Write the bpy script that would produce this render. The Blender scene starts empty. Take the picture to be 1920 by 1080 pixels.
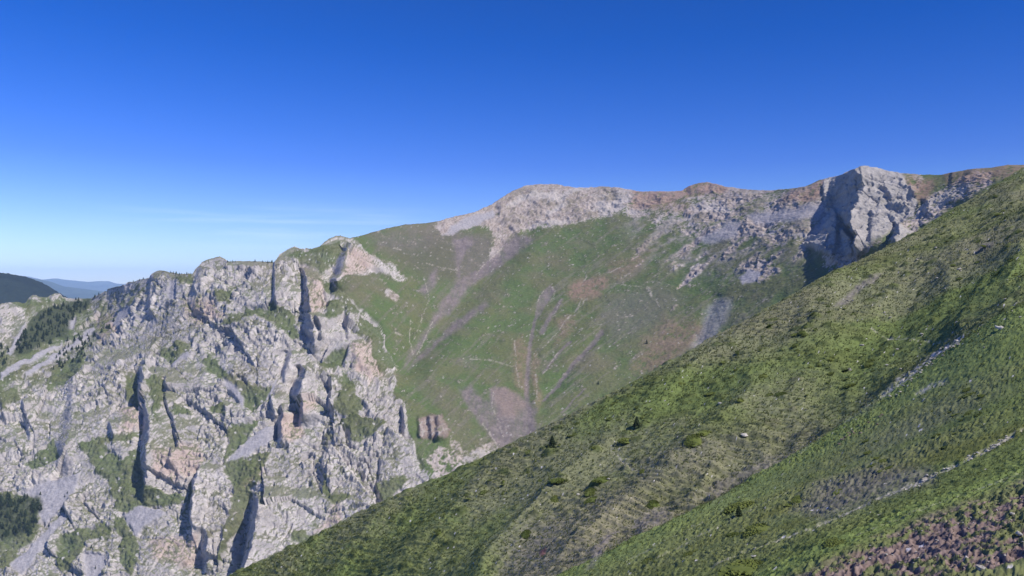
import bpy, math, random
import numpy as np
from mathutils import Vector

# ------------------------------------------------------------------ basics
F = 1500.0                    # focal length, photo pixels (1920 wide)
CU, CV = 960.0, 540.0
rng = np.random.default_rng(7)
random.seed(7)
scene = bpy.context.scene
COL = scene.collection
def link(o):
    COL.objects.link(o); return o
def tag(o, label=None, cat=None, group=None, kind=None):
    if label: o['label'] = label
    if cat: o['category'] = cat
    if group: o['group'] = group
    if kind: o['kind'] = kind
    return o
def smooth(a, b, x):
    t = np.clip((x - a) / (b - a + 1e-9), 0, 1)
    return t * t * (3 - 2 * t)
def mix(a, b, t):
    return a + (b - a) * t
def world(u, v, Z):
    return np.stack([(u - CU) / F * Z, Z, (CV - v) / F * Z], -1)

# ------------------------------------------------------------------ noise
_g = np.random.default_rng(11)
PERM = _g.permutation(4096).astype(np.int32)
PERM = np.concatenate([PERM, PERM])
_gr = _g.normal(size=(4096, 3)); _gr /= np.linalg.norm(_gr, axis=1)[:, None]
GRAD = _gr.astype(np.float32)
RPT = _g.random((4096, 3)).astype(np.float32)
def _hash(ix, iy, iz):
    return PERM[(PERM[(PERM[ix & 4095] + iy) & 4095] + iz) & 4095]
def pnoise(x, y, z, seed=0):
    x = np.asarray(x, np.float32) + seed * 17.31; y = np.asarray(y, np.float32) + seed * 5.77
    z = np.asarray(z, np.float32) * np.ones_like(x) + seed * 9.13
    fx, fy, fz = np.floor(x), np.floor(y), np.floor(z)
    ix, iy, iz = fx.astype(np.int32), fy.astype(np.int32), fz.astype(np.int32)
    dx, dy, dz = x - fx, y - fy, z - fz
    w = [t * t * t * (t * (t * 6 - 15) + 10) for t in (dx, dy, dz)]
    out = np.zeros_like(x)
    for a in (0, 1):
        wa = w[0] if a else 1 - w[0]
        for b in (0, 1):
            wb = w[1] if b else 1 - w[1]
            for c in (0, 1):
                wc = w[2] if c else 1 - w[2]
                g = GRAD[_hash(ix + a, iy + b, iz + c)]
                out += wa * wb * wc * (g[..., 0] * (dx - a) + g[..., 1] * (dy - b) + g[..., 2] * (dz - c))
    return out * 1.6
def fbm(x, y, z, octaves=4, seed=0, gain=0.5):
    s = 0; a = 1.0; f = 1.0
    for o in range(octaves):
        s = s + a * pnoise(x * f, y * f, z * f, seed + o * 3)
        a *= gain; f *= 2.03
    return s
def ridged(x, y, z, octaves=4, seed=0, gain=0.5):
    s = 0; a = 1.0; f = 1.0; w = 1.0
    for o in range(octaves):
        n = 1 - np.abs(pnoise(x * f, y * f, z * f, seed + o * 3)) * 1.7
        n = np.clip(n, 0, 1) ** 2
        s = s + a * n * w
        w = np.clip(n * 1.6, 0, 1)
        a *= gain; f *= 2.07
    return s
def worley(x, y, z, seed=0):
    """F1, F2 and the id (0..1) of the nearest cell"""
    x = np.asarray(x, np.float32) + seed * 3.7; y = np.asarray(y, np.float32) + seed * 8.1; z = np.asarray(z, np.float32) * np.ones_like(x)
    ix, iy, iz = [np.floor(t).astype(np.int32) for t in (x, y, z)]
    f1 = np.full(x.shape, 9, np.float32); f2 = f1.copy(); cid = np.zeros(x.shape, np.float32); fac = np.zeros(x.shape, np.float32)
    for a in (-1, 0, 1):
        for b in (-1, 0, 1):
            for c in (-1, 0, 1):
                h = _hash(ix + a, iy + b, iz + c)
                p = RPT[h]
                ox, oy, oz = ix + a + p[..., 0] - x, iy + b + p[..., 1] - y, iz + c + p[..., 2] - z
                d = np.sqrt(ox * ox + oy * oy + oz * oz); g = GRAD[h]
                nearer = d < f1
                f2 = np.where(nearer, f1, np.minimum(f2, d))
                cid = np.where(nearer, h / 4096.0, cid); fac = np.where(nearer, ox * g[..., 0] + oy * g[..., 1] + oz * g[..., 2], fac)
                f1 = np.minimum(f1, d)
    return f1, f2, cid, fac

# ------------------------------------------------------------------ interpolation
def pchip_slopes(h, y):
    # h: (n-1,), y: (n, ...)
    hh = h.reshape((-1,) + (1,) * (y.ndim - 1))
    d = np.diff(y, axis=0) / hh
    m = np.zeros_like(y)
    m[0] = d[0]; m[-1] = d[-1]
    s = d[:-1] * d[1:]
    w1 = 2 * hh[1:] + hh[:-1]; w2 = hh[1:] + 2 * hh[:-1]
    with np.errstate(divide='ignore', invalid='ignore'):
        hm = (w1 + w2) / (w1 / d[:-1] + w2 / d[1:])
    m[1:-1] = np.where(s > 0, hm, 0)
    return m
def pchip(xk, yk, x):
    xk = np.asarray(xk, float); yk = np.asarray(yk, float); x = np.asarray(x, float)
    h = np.diff(xk); m = pchip_slopes(h, yk)
    i = np.clip(np.searchsorted(xk, x, side='right') - 1, 0, len(xk) - 2)
    sh = (-1,) + (1,) * (yk.ndim - 1)
    hi = h[i].reshape(sh); t = ((x - xk[i]) / h[i]).reshape(sh)
    return ((2 * t**3 - 3 * t**2 + 1) * yk[i] + (t**3 - 2 * t**2 + t) * hi * m[i]
            + (-2 * t**3 + 3 * t**2) * yk[i + 1] + (t**3 - t**2) * hi * m[i + 1])
def lin(pts, u):
    p = np.array(pts, float)
    return np.interp(u, p[:, 0], p[:, 1])

# ------------------------------------------------------------------ polygons in the survey plane (azimuth, elevation)
def poly_sd(P, u, v, reach=30):
    """signed distance, positive inside; only near the polygon's box, -reach elsewhere"""
    P = np.array(P, float)
    out = np.full(u.shape, -float(reach), np.float32)
    m = (u > P[:, 0].min() - reach) & (u < P[:, 0].max() + reach) & (v > P[:, 1].min() - reach) & (v < P[:, 1].max() + reach)
    if not m.any(): return out
    x, y = u[m], v[m]
    d = np.full(x.shape, 1e9); inside = np.zeros(x.shape, bool)
    n = len(P)
    for i in range(n):
        ax, ay = P[i]; bx, by = P[(i + 1) % n]
        ex, ey = bx - ax, by - ay
        t = np.clip(((x - ax) * ex + (y - ay) * ey) / (ex * ex + ey * ey + 1e-9), 0, 1)
        d = np.minimum(d, (x - ax - t * ex) ** 2 + (y - ay - t * ey) ** 2)
        c = ((ay > y) != (by > y)) & (x < (bx - ax) * (y - ay) / (by - ay + 1e-12) + ax)
        inside ^= c
    d = np.sqrt(d)
    out[m] = np.where(inside, d, -d)
    return out
def line_d(P, u, v, reach=30):
    """distance to an open line and the position (0..1) along it"""
    P = np.array(P, float)
    out = np.full(u.shape, float(reach), np.float32); pos = np.zeros(u.shape, np.float32)
    m = (u > P[:, 0].min() - reach) & (u < P[:, 0].max() + reach) & (v > P[:, 1].min() - reach) & (v < P[:, 1].max() + reach)
    if not m.any(): return out, pos
    x, y = u[m], v[m]; d = np.full(x.shape, 1e9); ps = np.zeros(x.shape)
    for i in range(len(P) - 1):
        ax, ay = P[i]; bx, by = P[i + 1]; ex, ey = bx - ax, by - ay
        t = np.clip(((x - ax) * ex + (y - ay) * ey) / (ex * ex + ey * ey + 1e-9), 0, 1)
        dd = (x - ax - t * ex) ** 2 + (y - ay - t * ey) ** 2
        ps = np.where(dd < d, (i + t) / (len(P) - 1), ps); d = np.minimum(d, dd)
    out[m] = np.sqrt(d); pos[m] = ps
    return out, pos

# ------------------------------------------------------------------ mesh from a grid
def grid_faces(nr, nc):
    i = np.arange(nr * nc).reshape(nr, nc)
    return np.stack([i[:-1, :-1], i[:-1, 1:], i[1:, 1:], i[1:, :-1]], -1).reshape(-1, 4)
def make_mesh(name, co, faces, attrs=None, mat=None, smooth_shade=True):
    used = np.zeros(len(co), bool); used[faces.ravel()] = True
    remap = np.cumsum(used) - 1
    co = co[used]; fc = remap[faces]
    me = bpy.data.meshes.new(name)
    k = fc.shape[1]
    me.vertices.add(len(co)); me.vertices.foreach_set('co', co.astype(np.float32).ravel())
    me.loops.add(fc.size); me.loops.foreach_set('vertex_index', fc.astype(np.int32).ravel())
    me.polygons.add(len(fc)); me.polygons.foreach_set('loop_start', np.arange(0, fc.size, k, dtype=np.int32))
    me.polygons.foreach_set('loop_total', np.full(len(fc), k, np.int32))
    me.polygons.foreach_set('use_smooth', np.full(len(fc), smooth_shade, bool))
    me.update(calc_edges=True)
    for an, arr in (attrs or {}).items():
        arr = arr[used]
        if arr.ndim == 2:
            a = me.attributes.new(an, 'FLOAT_COLOR', 'POINT')
            c = np.ones((len(arr), 4), np.float32); c[:, :3] = arr
            a.data.foreach_set('color', c.ravel())
        else:
            a = me.attributes.new(an, 'FLOAT', 'POINT'); a.data.foreach_set('value', arr.astype(np.float32))
    if mat: me.materials.append(mat)
    o = bpy.data.objects.new(name, me)
    return link(o)
def grid_normals(P):
    du = np.gradient(P, axis=1); dv = np.gradient(P, axis=0)
    n = np.cross(du, dv); n /= np.linalg.norm(n, axis=-1, keepdims=True) + 1e-9
    flip = np.einsum('...k,...k->...', n, P) > 0      # towards the valley side
    n[flip] *= -1
    return n

# ------------------------------------------------------------------ materials
def new_mat(name):
    m = bpy.data.materials.new(name); m.use_nodes = True
    nt = m.node_tree; nt.nodes.clear()
    out = nt.nodes.new('ShaderNodeOutputMaterial'); b = nt.nodes.new('ShaderNodeBsdfPrincipled')
    b.inputs['Roughness'].default_value = 0.95; b.inputs['Specular IOR Level'].default_value = 0.12
    nt.links.new(b.outputs[0], out.inputs[0])
    return m, nt, b
def terrain_mat(name, scale, var, bump_d, bump_scales, stretch=(1, 1, 1)):
    """base colour = surveyed surface colour x fine mottling; bump at two fine scales"""
    m, nt, b = new_mat(name); N = nt.nodes.new; L = nt.links.new
    at = N('ShaderNodeAttribute'); at.attribute_name = 'surface'
    tc = N('ShaderNodeTexCoord'); mp = N('ShaderNodeMapping'); mp.inputs['Scale'].default_value = stretch
    L(tc.outputs['Object'], mp.inputs[0])
    n1 = N('ShaderNodeTexNoise'); n1.inputs['Scale'].default_value = scale; n1.inputs['Detail'].default_value = 6; n1.inputs['Roughness'].default_value = .7
    L(mp.outputs[0], n1.inputs['Vector'])
    mr = N('ShaderNodeMapRange'); mr.inputs[1].default_value = .25; mr.inputs[2].default_value = .75
    mr.inputs[3].default_value = 1 - var; mr.inputs[4].default_value = 1 + var
    L(n1.outputs[0], mr.inputs[0])
    vm = N('ShaderNodeVectorMath'); vm.operation = 'SCALE'; L(at.outputs['Color'], vm.inputs[0]); L(mr.outputs[0], vm.inputs['Scale'])
    L(vm.outputs[0], b.inputs['Base Color'])
    last = None
    for s, d in zip(bump_scales, bump_d):
        nn = N('ShaderNodeTexNoise'); nn.inputs['Scale'].default_value = s; nn.inputs['Detail'].default_value = 4
        L(mp.outputs[0], nn.inputs['Vector'])
        bp = N('ShaderNodeBump'); bp.inputs['Strength'].default_value = 1; bp.inputs['Distance'].default_value = d
        L(nn.outputs[0], bp.inputs['Height'])
        if last: L(last.outputs[0], bp.inputs['Normal'])
        last = bp
    L(last.outputs[0], b.inputs['Normal'])
    return m
def leaf_mat(name, c1, c2, scale):
    m, nt, b = new_mat(name); N = nt.nodes.new; L = nt.links.new
    tc = N('ShaderNodeTexCoord'); n1 = N('ShaderNodeTexNoise'); n1.inputs['Scale'].default_value = scale
    L(tc.outputs['Object'], n1.inputs['Vector'])
    oi = N('ShaderNodeObjectInfo')
    ad = N('ShaderNodeMath'); ad.operation = 'MULTIPLY_ADD'; L(oi.outputs['Random'], ad.inputs[0]); ad.inputs[1].default_value = .5; L(n1.outputs[0], ad.inputs[2])
    cr = N('ShaderNodeValToRGB'); cr.color_ramp.elements[0].position = .45; cr.color_ramp.elements[1].position = 1.0
    cr.color_ramp.elements[0].color = (*c1, 1); cr.color_ramp.elements[1].color = (*c2, 1)
    L(ad.outputs[0], cr.inputs[0]); L(cr.outputs[0], b.inputs['Base Color'])
    return m
M_mountain = terrain_mat('mountain_surface', .35, .28, (1.1, .45), (.22, .8))
M_near = terrain_mat('near_slope_surface', 1.6, .24, (.16, .04), (1.1, 5.0))
M_far = terrain_mat('far_hill_surface', .004, .25, (30, 8), (.004, .02))
M_pine = leaf_mat('pine_needles', (.014, .022, .013), (.035, .05, .024), 1.2)
M_juniper = leaf_mat('juniper_foliage', (.080, .105, .026), (.145, .17, .045), 2.5)
M_grass = leaf_mat('grass_blades', (.06, .085, .022), (.13, .15, .05), .8)
M_bark = leaf_mat('bark', (.05, .035, .025), (.1, .075, .055), 6)
M_stone = leaf_mat('pale_limestone', (.30, .28, .25), (.5, .47, .42), 3)
M_darkstone = leaf_mat('brown_stone', (.12, .09, .075), (.25, .2, .17), 3)

# ================================================================== NEAR SLOPE
SIL = [(-500,1540),(-100,1335),(200,1190),(428,1080),(576,1010),(688,953),(760,922),(857,879),(961,832),(1075,774),(1150,735),(1232,689),
       (1360,623),(1413,596),(1474,561),(1558,511),(1610,490),(1671,461),(1720,435),(1784,393),(1830,369),(1875,341),(1914,316),(2000,270),(2400,90)]
KU = [-500, 430, 1060, 1500, 1720, 1920, 2400]
KN = {
 -500: [(50,3000),(56,2700),(60,2600),(66,2350),(73,2200),(80,2080),(92,2000),(102,2000),(108,1850),(115,1680),(120,1600),(125,1540),(145,1570),(260,1850)],
 430: [(30,2600),(38,2200),(42,2100),(50,1800),(58,1600),(66,1480),(80,1400),(92,1425),(104,1330),(114,1200),(121,1125),(128,1079),(150,1115),(300,1350)],
 1060: [(14,2400),(20,1900),(22,1800),(28,1500),(35,1300),(43,1180),(60,1076),(68,1108),(80,1076),(94,965),(110,860),(128,782),(152,806),(300,960)],
 1500: [(12,1900),(20,1400),(22,1330),(27,1160),(32,1052),(38,1000),(72,850),(77,864),(88,849),(106,705),(128,610),(150,546),(190,566),(320,760)],
 1720: [(12,1600),(22,1118),(23.5,1136),(28,1050),(33,955),(38,902),(80,692),(83,698),(91,685),(119,585),(143,500),(168,435),(195,455),(300,640)],
 1920: [(14,1350),(23,1047),(24,1056),(28,970),(33,882),(39,807),(76,572),(78,567),(83,560),(118,470),(148,385),(180,316),(205,335),(300,520)],
 2400: [(8,1250),(16,900),(18,880),(24,780),(32,700),(42,600),(80,400),(86,393),(96,386),(125,290),(160,190),(200,90),(225,110),(300,300)],
}
ucol = np.concatenate([np.arange(-500, -60, 10), np.arange(-60, 1980, 2.2), np.arange(1980, 2400, 10)]).astype(float)
KA = np.array([KN[u] for u in KU], float)                       # cols x 14 x 2
KA[:, :, 0] = np.log(KA[:, :, 0])
kn = pchip(KU, KA, ucol)                                        # nc x 14 x 2
dv_sil = lin(SIL, ucol) - kn[:, 11, 1]
for k, w in ((9, .35), (10, .75), (11, 1), (12, 1), (13, 1)): kn[:, k, 1] += dv_sil * w
segs = [26, 10, 80, 95, 75, 160, 18, 20, 150, 130, 150, 20, 20]
srow = np.concatenate([np.linspace(i, i + 1, n, endpoint=False) for i, n in enumerate(segs)] + [[len(segs)]])
G = pchip(np.arange(14), np.swapaxes(kn, 0, 1), srow)           # nr x nc x 2
nZ = np.exp(G[..., 0]); nV = G[..., 1]; nU = np.broadcast_to(ucol, nZ.shape).copy()
NP = world(nU, nV, nZ)
X, Y = NP[..., 0], NP[..., 1]
S = np.broadcast_to(srow[:, None], nZ.shape)
crest_w = 1 - .75 * np.exp(-((S - 11) / .35) ** 2)
# surface kinds
wu = nU + 14 * fbm(X * .08, Y * .08, 0, 3, 31); wv = nV + 10 * fbm(X * .08, Y * .08, 0, 3, 37)
nearw = smooth(7.6, 5.0, S) if False else 1 - smooth(4.8, 7.4, S)
along = (X * .76 - Y * .65); down = (X * .65 + Y * .76)
big = fbm(X * .02, Y * .02, 0, 4, 3)
med = fbm(down * .12, along * .055, 0, 4, 9)
# eroded bank, rows 2.05..3.9
bank = smooth(2.0, 2.25, S + .15 * med) * (1 - smooth(3.55, 3.85, S + .18 * med)) * smooth(1290, 1440, nU)
bare = np.zeros_like(nZ)
def patch(P, soft=8, amt=1.0):
    global bare
    bare = np.maximum(bare, amt * smooth(-soft, soft, poly_sd(P, wu, wv)))
patch([(1480,955),(1540,905),(1640,880),(1740,880),(1760,905),(1680,925),(1600,955),(1540,975)], 18, .95)
patch([(1300,930),(1370,880),(1440,850),(1500,850),(1440,885),(1390,905),(1340,935)], 12, .7)
patch([(1180,985),(1215,950),(1260,945),(1240,985),(1200,1005)], 12, .8)
patch([(1100,1075),(1125,1030),(1148,990),(1160,992),(1140,1035),(1115,1070)], 6, .9)
patch([(1570,790),(1620,730),(1650,740),(1640,770)], 14, .5)
patch([(1150,860),(1300,830),(1380,800),(1400,830),(1280,900),(1230,890)], 30, .35)
patch([(920,1010),(980,970),(1050,980),(1020,1060),(940,1080)], 30, .4)
patch([(1560,572),(1590,550),(1640,520),(1660,512),(1640,535),(1590,566)], 4, 1.0)
patch([(1600,465),(1640,455),(1630,470)], 4, .7)
patch([(1815,468),(1840,452),(1868,452),(1862,466),(1830,472)], 4, .9)
# stony paths (real pale gravel lines)
path = np.zeros_like(nZ)
def track(P, w, amt=1.0):
    global path
    d, _ = line_d(P, nU + 3 * pnoise(X * .3, Y * .3, 0, 71), nV + 3 * pnoise(X * .3, Y * .3, 0, 73))
    path = np.maximum(path, amt * (1 - smooth(w * .3, w * 1.2, d + 1.5 * med)) * smooth(-.8, .05, fbm(nU * .05, nV * .05, 0, 3, 79)))
track([(1500,852),(1560,812),(1655,744),(1700,705),(1760,660),(1798,636)], 3.5, .3)
track([(1655,742),(1700,703),(1750,665),(1800,634)], 6, 1)
track([(1798,636),(1840,605),(1890,572),(1925,545)], 2.5, .8)
track([(1635,608),(1660,622),(1720,628),(1798,632)], 2, .6)
track([(1720,738),(1745,724),(1775,715)], 5, .8)
track([(1330,1068),(1400,1035),(1522,991),(1620,945),(1700,911)], 2.5, .6)
track([(1700,911),(1789,867),(1850,838),(1925,802)], 3.5, .8)
track([(1215,1060),(1300,1010),(1400,962),(1480,925)], 2.2, .35)
track([(1690,700),(1560,640),(1500,610)], 1.4, .0)
track([(1148,828),(1180,860),(1212,890)], 1.5, .5)
track([(1135,895),(1150,910),(1200,922)], 1.5, .5)
track([(1600,1003),(1722,957),(1833,913),(1920,880)], 2, .25)
track([(1180,1050),(1260,1010),(1330,975)], 2, .3)
# relief
th = .5
terr = mix(ridged(down * 1.5 + .7 * med, along * .16, 0, 3, 51), ridged(X * 2.0, Y * 2.4, 0, 3, 52) , nearw)     # sheep terraces following the contour
tus = mix(ridged(down * 1.6, along * .7, 0, 3, 57), ridged(X * 3.6, Y * 3.6, 0, 3, 58), nearw)
tus2 = mix(fbm(down * 3.2, along * 1.6, 0, 2, 61), fbm(X * 7, Y * 7, 0, 2, 62), nearw)
clod = ridged(X * 1.9, Y * 1.5, 0, 4, 67)
rib = ridged(along * .06 + .25 * big, down * .02, 0, 3, 77)              # gullies running down the slope
h = crest_w * (1.1 * big * smooth(40, 120, nZ) + .25 * med * mix(1, .5, nearw)) + crest_w * .8 * (rib - .9) * smooth(8, 8.8, S)
dist = mix(1.0, .38, nearw)
h += dist * (.21 * (terr - .7) * (.5 + smooth(-.4, .4, med)) + .11 * (tus - .6) + .035 * tus2)
h += bank * (.13 * (clod - .7) + .05 * tus2) + bare * (.10 * (clod - .6)) - path * .10
folds = np.exp(-((S - 8.4) / .5) ** 2)
h += folds * .6 * (ridged(along * .12, down * .05, 0, 3, 91) - .8)
m1_, _, i1_, _ = worley(down * .85, along * .5, 0, 12); m2_, _, i2_, _ = worley(down * .45, along * .28, 0, 13)
mound1 = smooth(.50, .18, m1_) if False else (1 - smooth(.10, .52, m1_)) * (i1_ > .45)
mound2 = (1 - smooth(.10, .42, m2_)) * (i2_ > .62)
notpath = (1 - np.clip(path * 2, 0, 1)) * (1 - .9 * bank) * mix(1, .35, nearw)
h += notpath * (.22 * mound1 + .38 * mound2)
NP[..., 2] += h
NN = grid_normals(NP)
NN[NN[..., 2] < 0] *= -1
gA = np.array([.090, .118, .034]); gB = np.array([.135, .140, .062]); gC = np.array([.062, .082, .020]); gD = np.array([.145, .135, .085])
t1 = smooth(-.5, .6, big + .5 * med)[..., None]; t2 = smooth(.05, .75, med + .5 * tus2)[..., None]
c = mix(gA, gB, t1); c = mix(c, gC, .65 * t2)
dry = smooth(.1, .7, fbm(X * .035, Y * .035, 5, 4, 81) + .25 * tus2)[..., None]
c = mix(c, gD, .55 * dry)
c = mix(c, np.array([.05, .07, .018]), (.5 * smooth(.5, .9, tus2 + .3 * tus))[..., None])
c = mix(c, mix(np.array([.040, .055, .016]), np.array([.075, .090, .026]), smooth(-.5, .5, tus2)[..., None]), (notpath * np.clip(.5 * mound1 * (med > -.1) + 1.3 * mound2, 0, .85))[..., None])
hollow = smooth(7.6, 8.0, S) * (1 - smooth(8.15, 8.7, S + .25 * med)) * smooth(1000, 1100, nU)
c = mix(c, mix(np.array([.06, .065, .03]), np.array([.12, .115, .07]), smooth(-.4, .5, tus2)[..., None]), (.35 * hollow)[..., None])
dryz = smooth(7.9, 8.1, S) * (1 - smooth(8.7, 9.5, S + .6 * med)) * (1 - smooth(1480, 1620, nU)) * smooth(900, 1000, nU)
c = mix(c, mix(np.array([.10, .088, .055]), np.array([.20, .175, .125]), smooth(-.4, .4, tus2 + .5 * (terr - .7))[..., None]), (.38 * dryz)[..., None])
crestB = smooth(5.3, 5.9, S) * (1 - smooth(6.3, 6.8, S)) + .9 * smooth(3.75, 3.95, S) * (1 - smooth(4.1, 4.35, S))
c = mix(c, np.array([.115, .155, .042]), np.clip(.85 * crestB, 0, 1)[..., None])
spurd = smooth(4.1, 4.5, S) * (1 - smooth(5.3, 5.8, S)) * smooth(.0, .6, fbm(X * .16, Y * .16, 0, 3, 93))
c = mix(c, np.array([.085, .095, .024]), (.7 * spurd)[..., None])
brown = mix(np.array([.105, .078, .060]), np.array([.17, .13, .105]), smooth(-.5, .5, tus2)[..., None])
bank_green = smooth(.85, 1.1, .75 * clod + 1.1 * fbm(X * .5, Y * .5, 0, 4, 88, .6) + .2 * med + .25 + .35 * smooth(3.3, 3.9, S))
c = mix(c, brown, (bank * (1 - .85 * bank_green))[..., None])
c = mix(c, mix(np.array([.075, .068, .060]), np.array([.155, .135, .125]), smooth(-.3, .4, tus2)[..., None]), (bare * .65 * smooth(-.8, .5, tus2 + .4))[..., None])
redsoil = smooth(-3, 3, poly_sd([(1010,1030),(1022,1024),(1022,1040),(1012,1042)], wu, wv))
c = mix(c, np.array([.16, .08, .06]), redsoil[..., None])
c = mix(c, np.array([.36, .33, .27]), (path * .999 * smooth(-.3, .5, tus2 + .1))[..., None])
sp = worley(X * 1.6, Y * 1.6, 0, 5)                                 # scattered pale stones lying in the turf
spk = (sp[0] < .13) & (sp[2] > .78)
c[spk] = [.42, .40, .36]
NCOLR = np.clip(c * np.array([1.55, 1.52, 1.70]) * mix(1.08, .97, nearw)[..., None], .01, .8)
faces = grid_faces(*nZ.shape)
near = make_mesh('grass_slope', NP.reshape(-1, 3), faces, {'surface': NCOLR.reshape(-1, 3)}, M_near)
tag(near, kind='structure')
# visible surface lookup for the near slope
nVapp = CV - NP[..., 2] / NP[..., 1] * F
def near_hit(u, v):
    j = int(np.argmin(np.abs(ucol - u)))
    k = np.nonzero(nVapp[30:, j] <= v)[0]
    if len(k) == 0: return None
    i = k[0] + 30
    return Vector(NP[i, j]), Vector(NN[i, j]), nZ[i, j]

# ================================================================== MOUNTAIN
SKY = [(-300,590),(-60,580),(0,573),(10,568),(25,567),(47,568),(53,559),(60,553),(68,552),(71,556),(88,557),(95,553),(103,549),(112,550),(118,557),(135,560),
 (160,561),(172,560),(180,555),(195,547),(203,543),(215,540),(228,537),(240,531),(262,524),(280,520),(286,513),(293,508),(300,506),(310,507),(320,510),
 (340,513),(361,513),(367,503),(378,494),(392,488),(405,484),(412,483),(420,486),(425,490),(450,489),(480,489),(513,491),(519,485),(526,476),(540,467),
 (552,462),(563,466),(580,468),(600,462),(606,457),(620,448),(632,444),(645,445),(655,449),(665,445),(690,438),(720,429),(760,421),(800,418),(825,414),
 (850,406),(890,398),(915,388),(935,374),(960,358),(985,348),(1010,346),(1035,345),(1060,350),(1080,352),(1110,351),(1130,349),(1160,352),(1200,359),
 (1225,358),(1260,359),(1280,357),(1290,349),(1310,343),(1325,341),(1345,345),(1360,350),(1400,355),(1440,357),(1470,355),(1510,350),(1535,338),(1550,334),
 (1580,328),(1595,320),(1615,312),(1640,313),(1670,320),(1690,325),(1730,327),(1765,328),(1780,324),(1820,317),(1860,314),(1890,309),(1925,309),(2100,280),(2250,250)]
CP = [(-300,590,1150),(-60,580,1100),(0,572,1080),(60,556,1150),(110,551,1200),(165,561,1250),(230,536,1150),(300,507,1100),(410,484,1080),(550,463,1120),
 (640,445,1160),(700,436,1230),(800,418,1340),(915,388,1430),(1030,345,1500),(1200,359,1430),(1325,341,1370),(1450,356,1250),(1550,334,1160),(1615,312,1110),(1700,326,1070),
 (1765,328,1040),(1860,313,930),(1925,309,880),(2100,280,820),(2250,250,780),
 (-300,1180,720),(0,1180,700),(200,1180,690),(430,1180,680),(600,1100,700),(-300,850,850),(0,1000,770),(200,1000,765),(400,1000,750),(600,1000,745),
 (0,850,850),(200,830,850),(400,830,830),(600,830,820),(0,680,980),(100,660,1040),(200,660,1000),(400,660,940),(520,600,960),(330,560,1040),(100,600,1120),(160,590,1180),
 (620,660,930),(700,620,970),(720,740,870),(700,850,800),(850,880,790),
 (640,520,1030),(580,540,1000),
 (770,690,970),(740,600,1040),(700,500,1120),(780,520,1160),(860,540,1190),(830,470,1260),(940,460,1330),(900,620,1080),(870,700,960),
 (1000,700,980),(990,800,880),(1010,600,1110),(1030,540,1200),(1100,440,1340),(1030,430,1360),(1100,700,965),(1200,600,1070),(1180,500,1210),(1280,440,1250),
 (1300,640,985),(1300,540,1110),(1400,600,960),(1400,500,1085),(1400,430,1160),(1500,500,1000),(1500,410,1090),(1600,480,960),
 (1690,390,1000),(1660,440,960),(1730,400,950),(1760,360,980),(1830,350,880),(1900,325,850),
 (1200,820,850),(1400,740,830),(1500,650,840),(1700,560,760),(1900,440,720),(1050,920,780),(2200,400,640),(850,1000,740)]
cp = np.array(CP, float)
def tps_fit(c):
    p = c[:, :2] / 1000; w = 1000 / c[:, 2]
    r = np.linalg.norm(p[:, None] - p[None], axis=2)
    K = np.where(r > 0, r * r * np.log(r + 1e-12), 0) + np.eye(len(p)) * .003
    Pm = np.hstack([np.ones((len(p), 1)), p]); n = len(p)
    A = np.zeros((n + 3, n + 3)); A[:n, :n] = K; A[:n, n:] = Pm; A[n:, :n] = Pm.T
    return p, np.linalg.solve(A, np.concatenate([w, np.zeros(3)]))
def tps_eval(m, u, v):
    p, s = m; x, y = u / 1000, v / 1000
    out = s[-3] + s[-2] * x + s[-1] * y
    for k in range(len(p)):
        r2 = (x - p[k, 0]) ** 2 + (y - p[k, 1]) ** 2
        out = out + s[k] * .5 * r2 * np.log(r2 + 1e-12)
    return 1000 / np.maximum(out, .3)
mcol = np.concatenate([np.arange(-300, -40, 6), np.arange(-40, 1960, 1.6), np.arange(1960, 2250, 8)]).astype(float)
NR, NB = 430, 22
vs = lin(SKY, mcol); vl = np.minimum(1180, lin(SIL, mcol) + 130)
tt = np.linspace(1, 0, NR)[:, None]
mU = np.broadcast_to(mcol, (NR, len(mcol))).copy(); mV = vs + (vl - vs) * tt
tm = tps_fit(cp)
mZ = tps_eval(tm, mU, mV)
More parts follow.
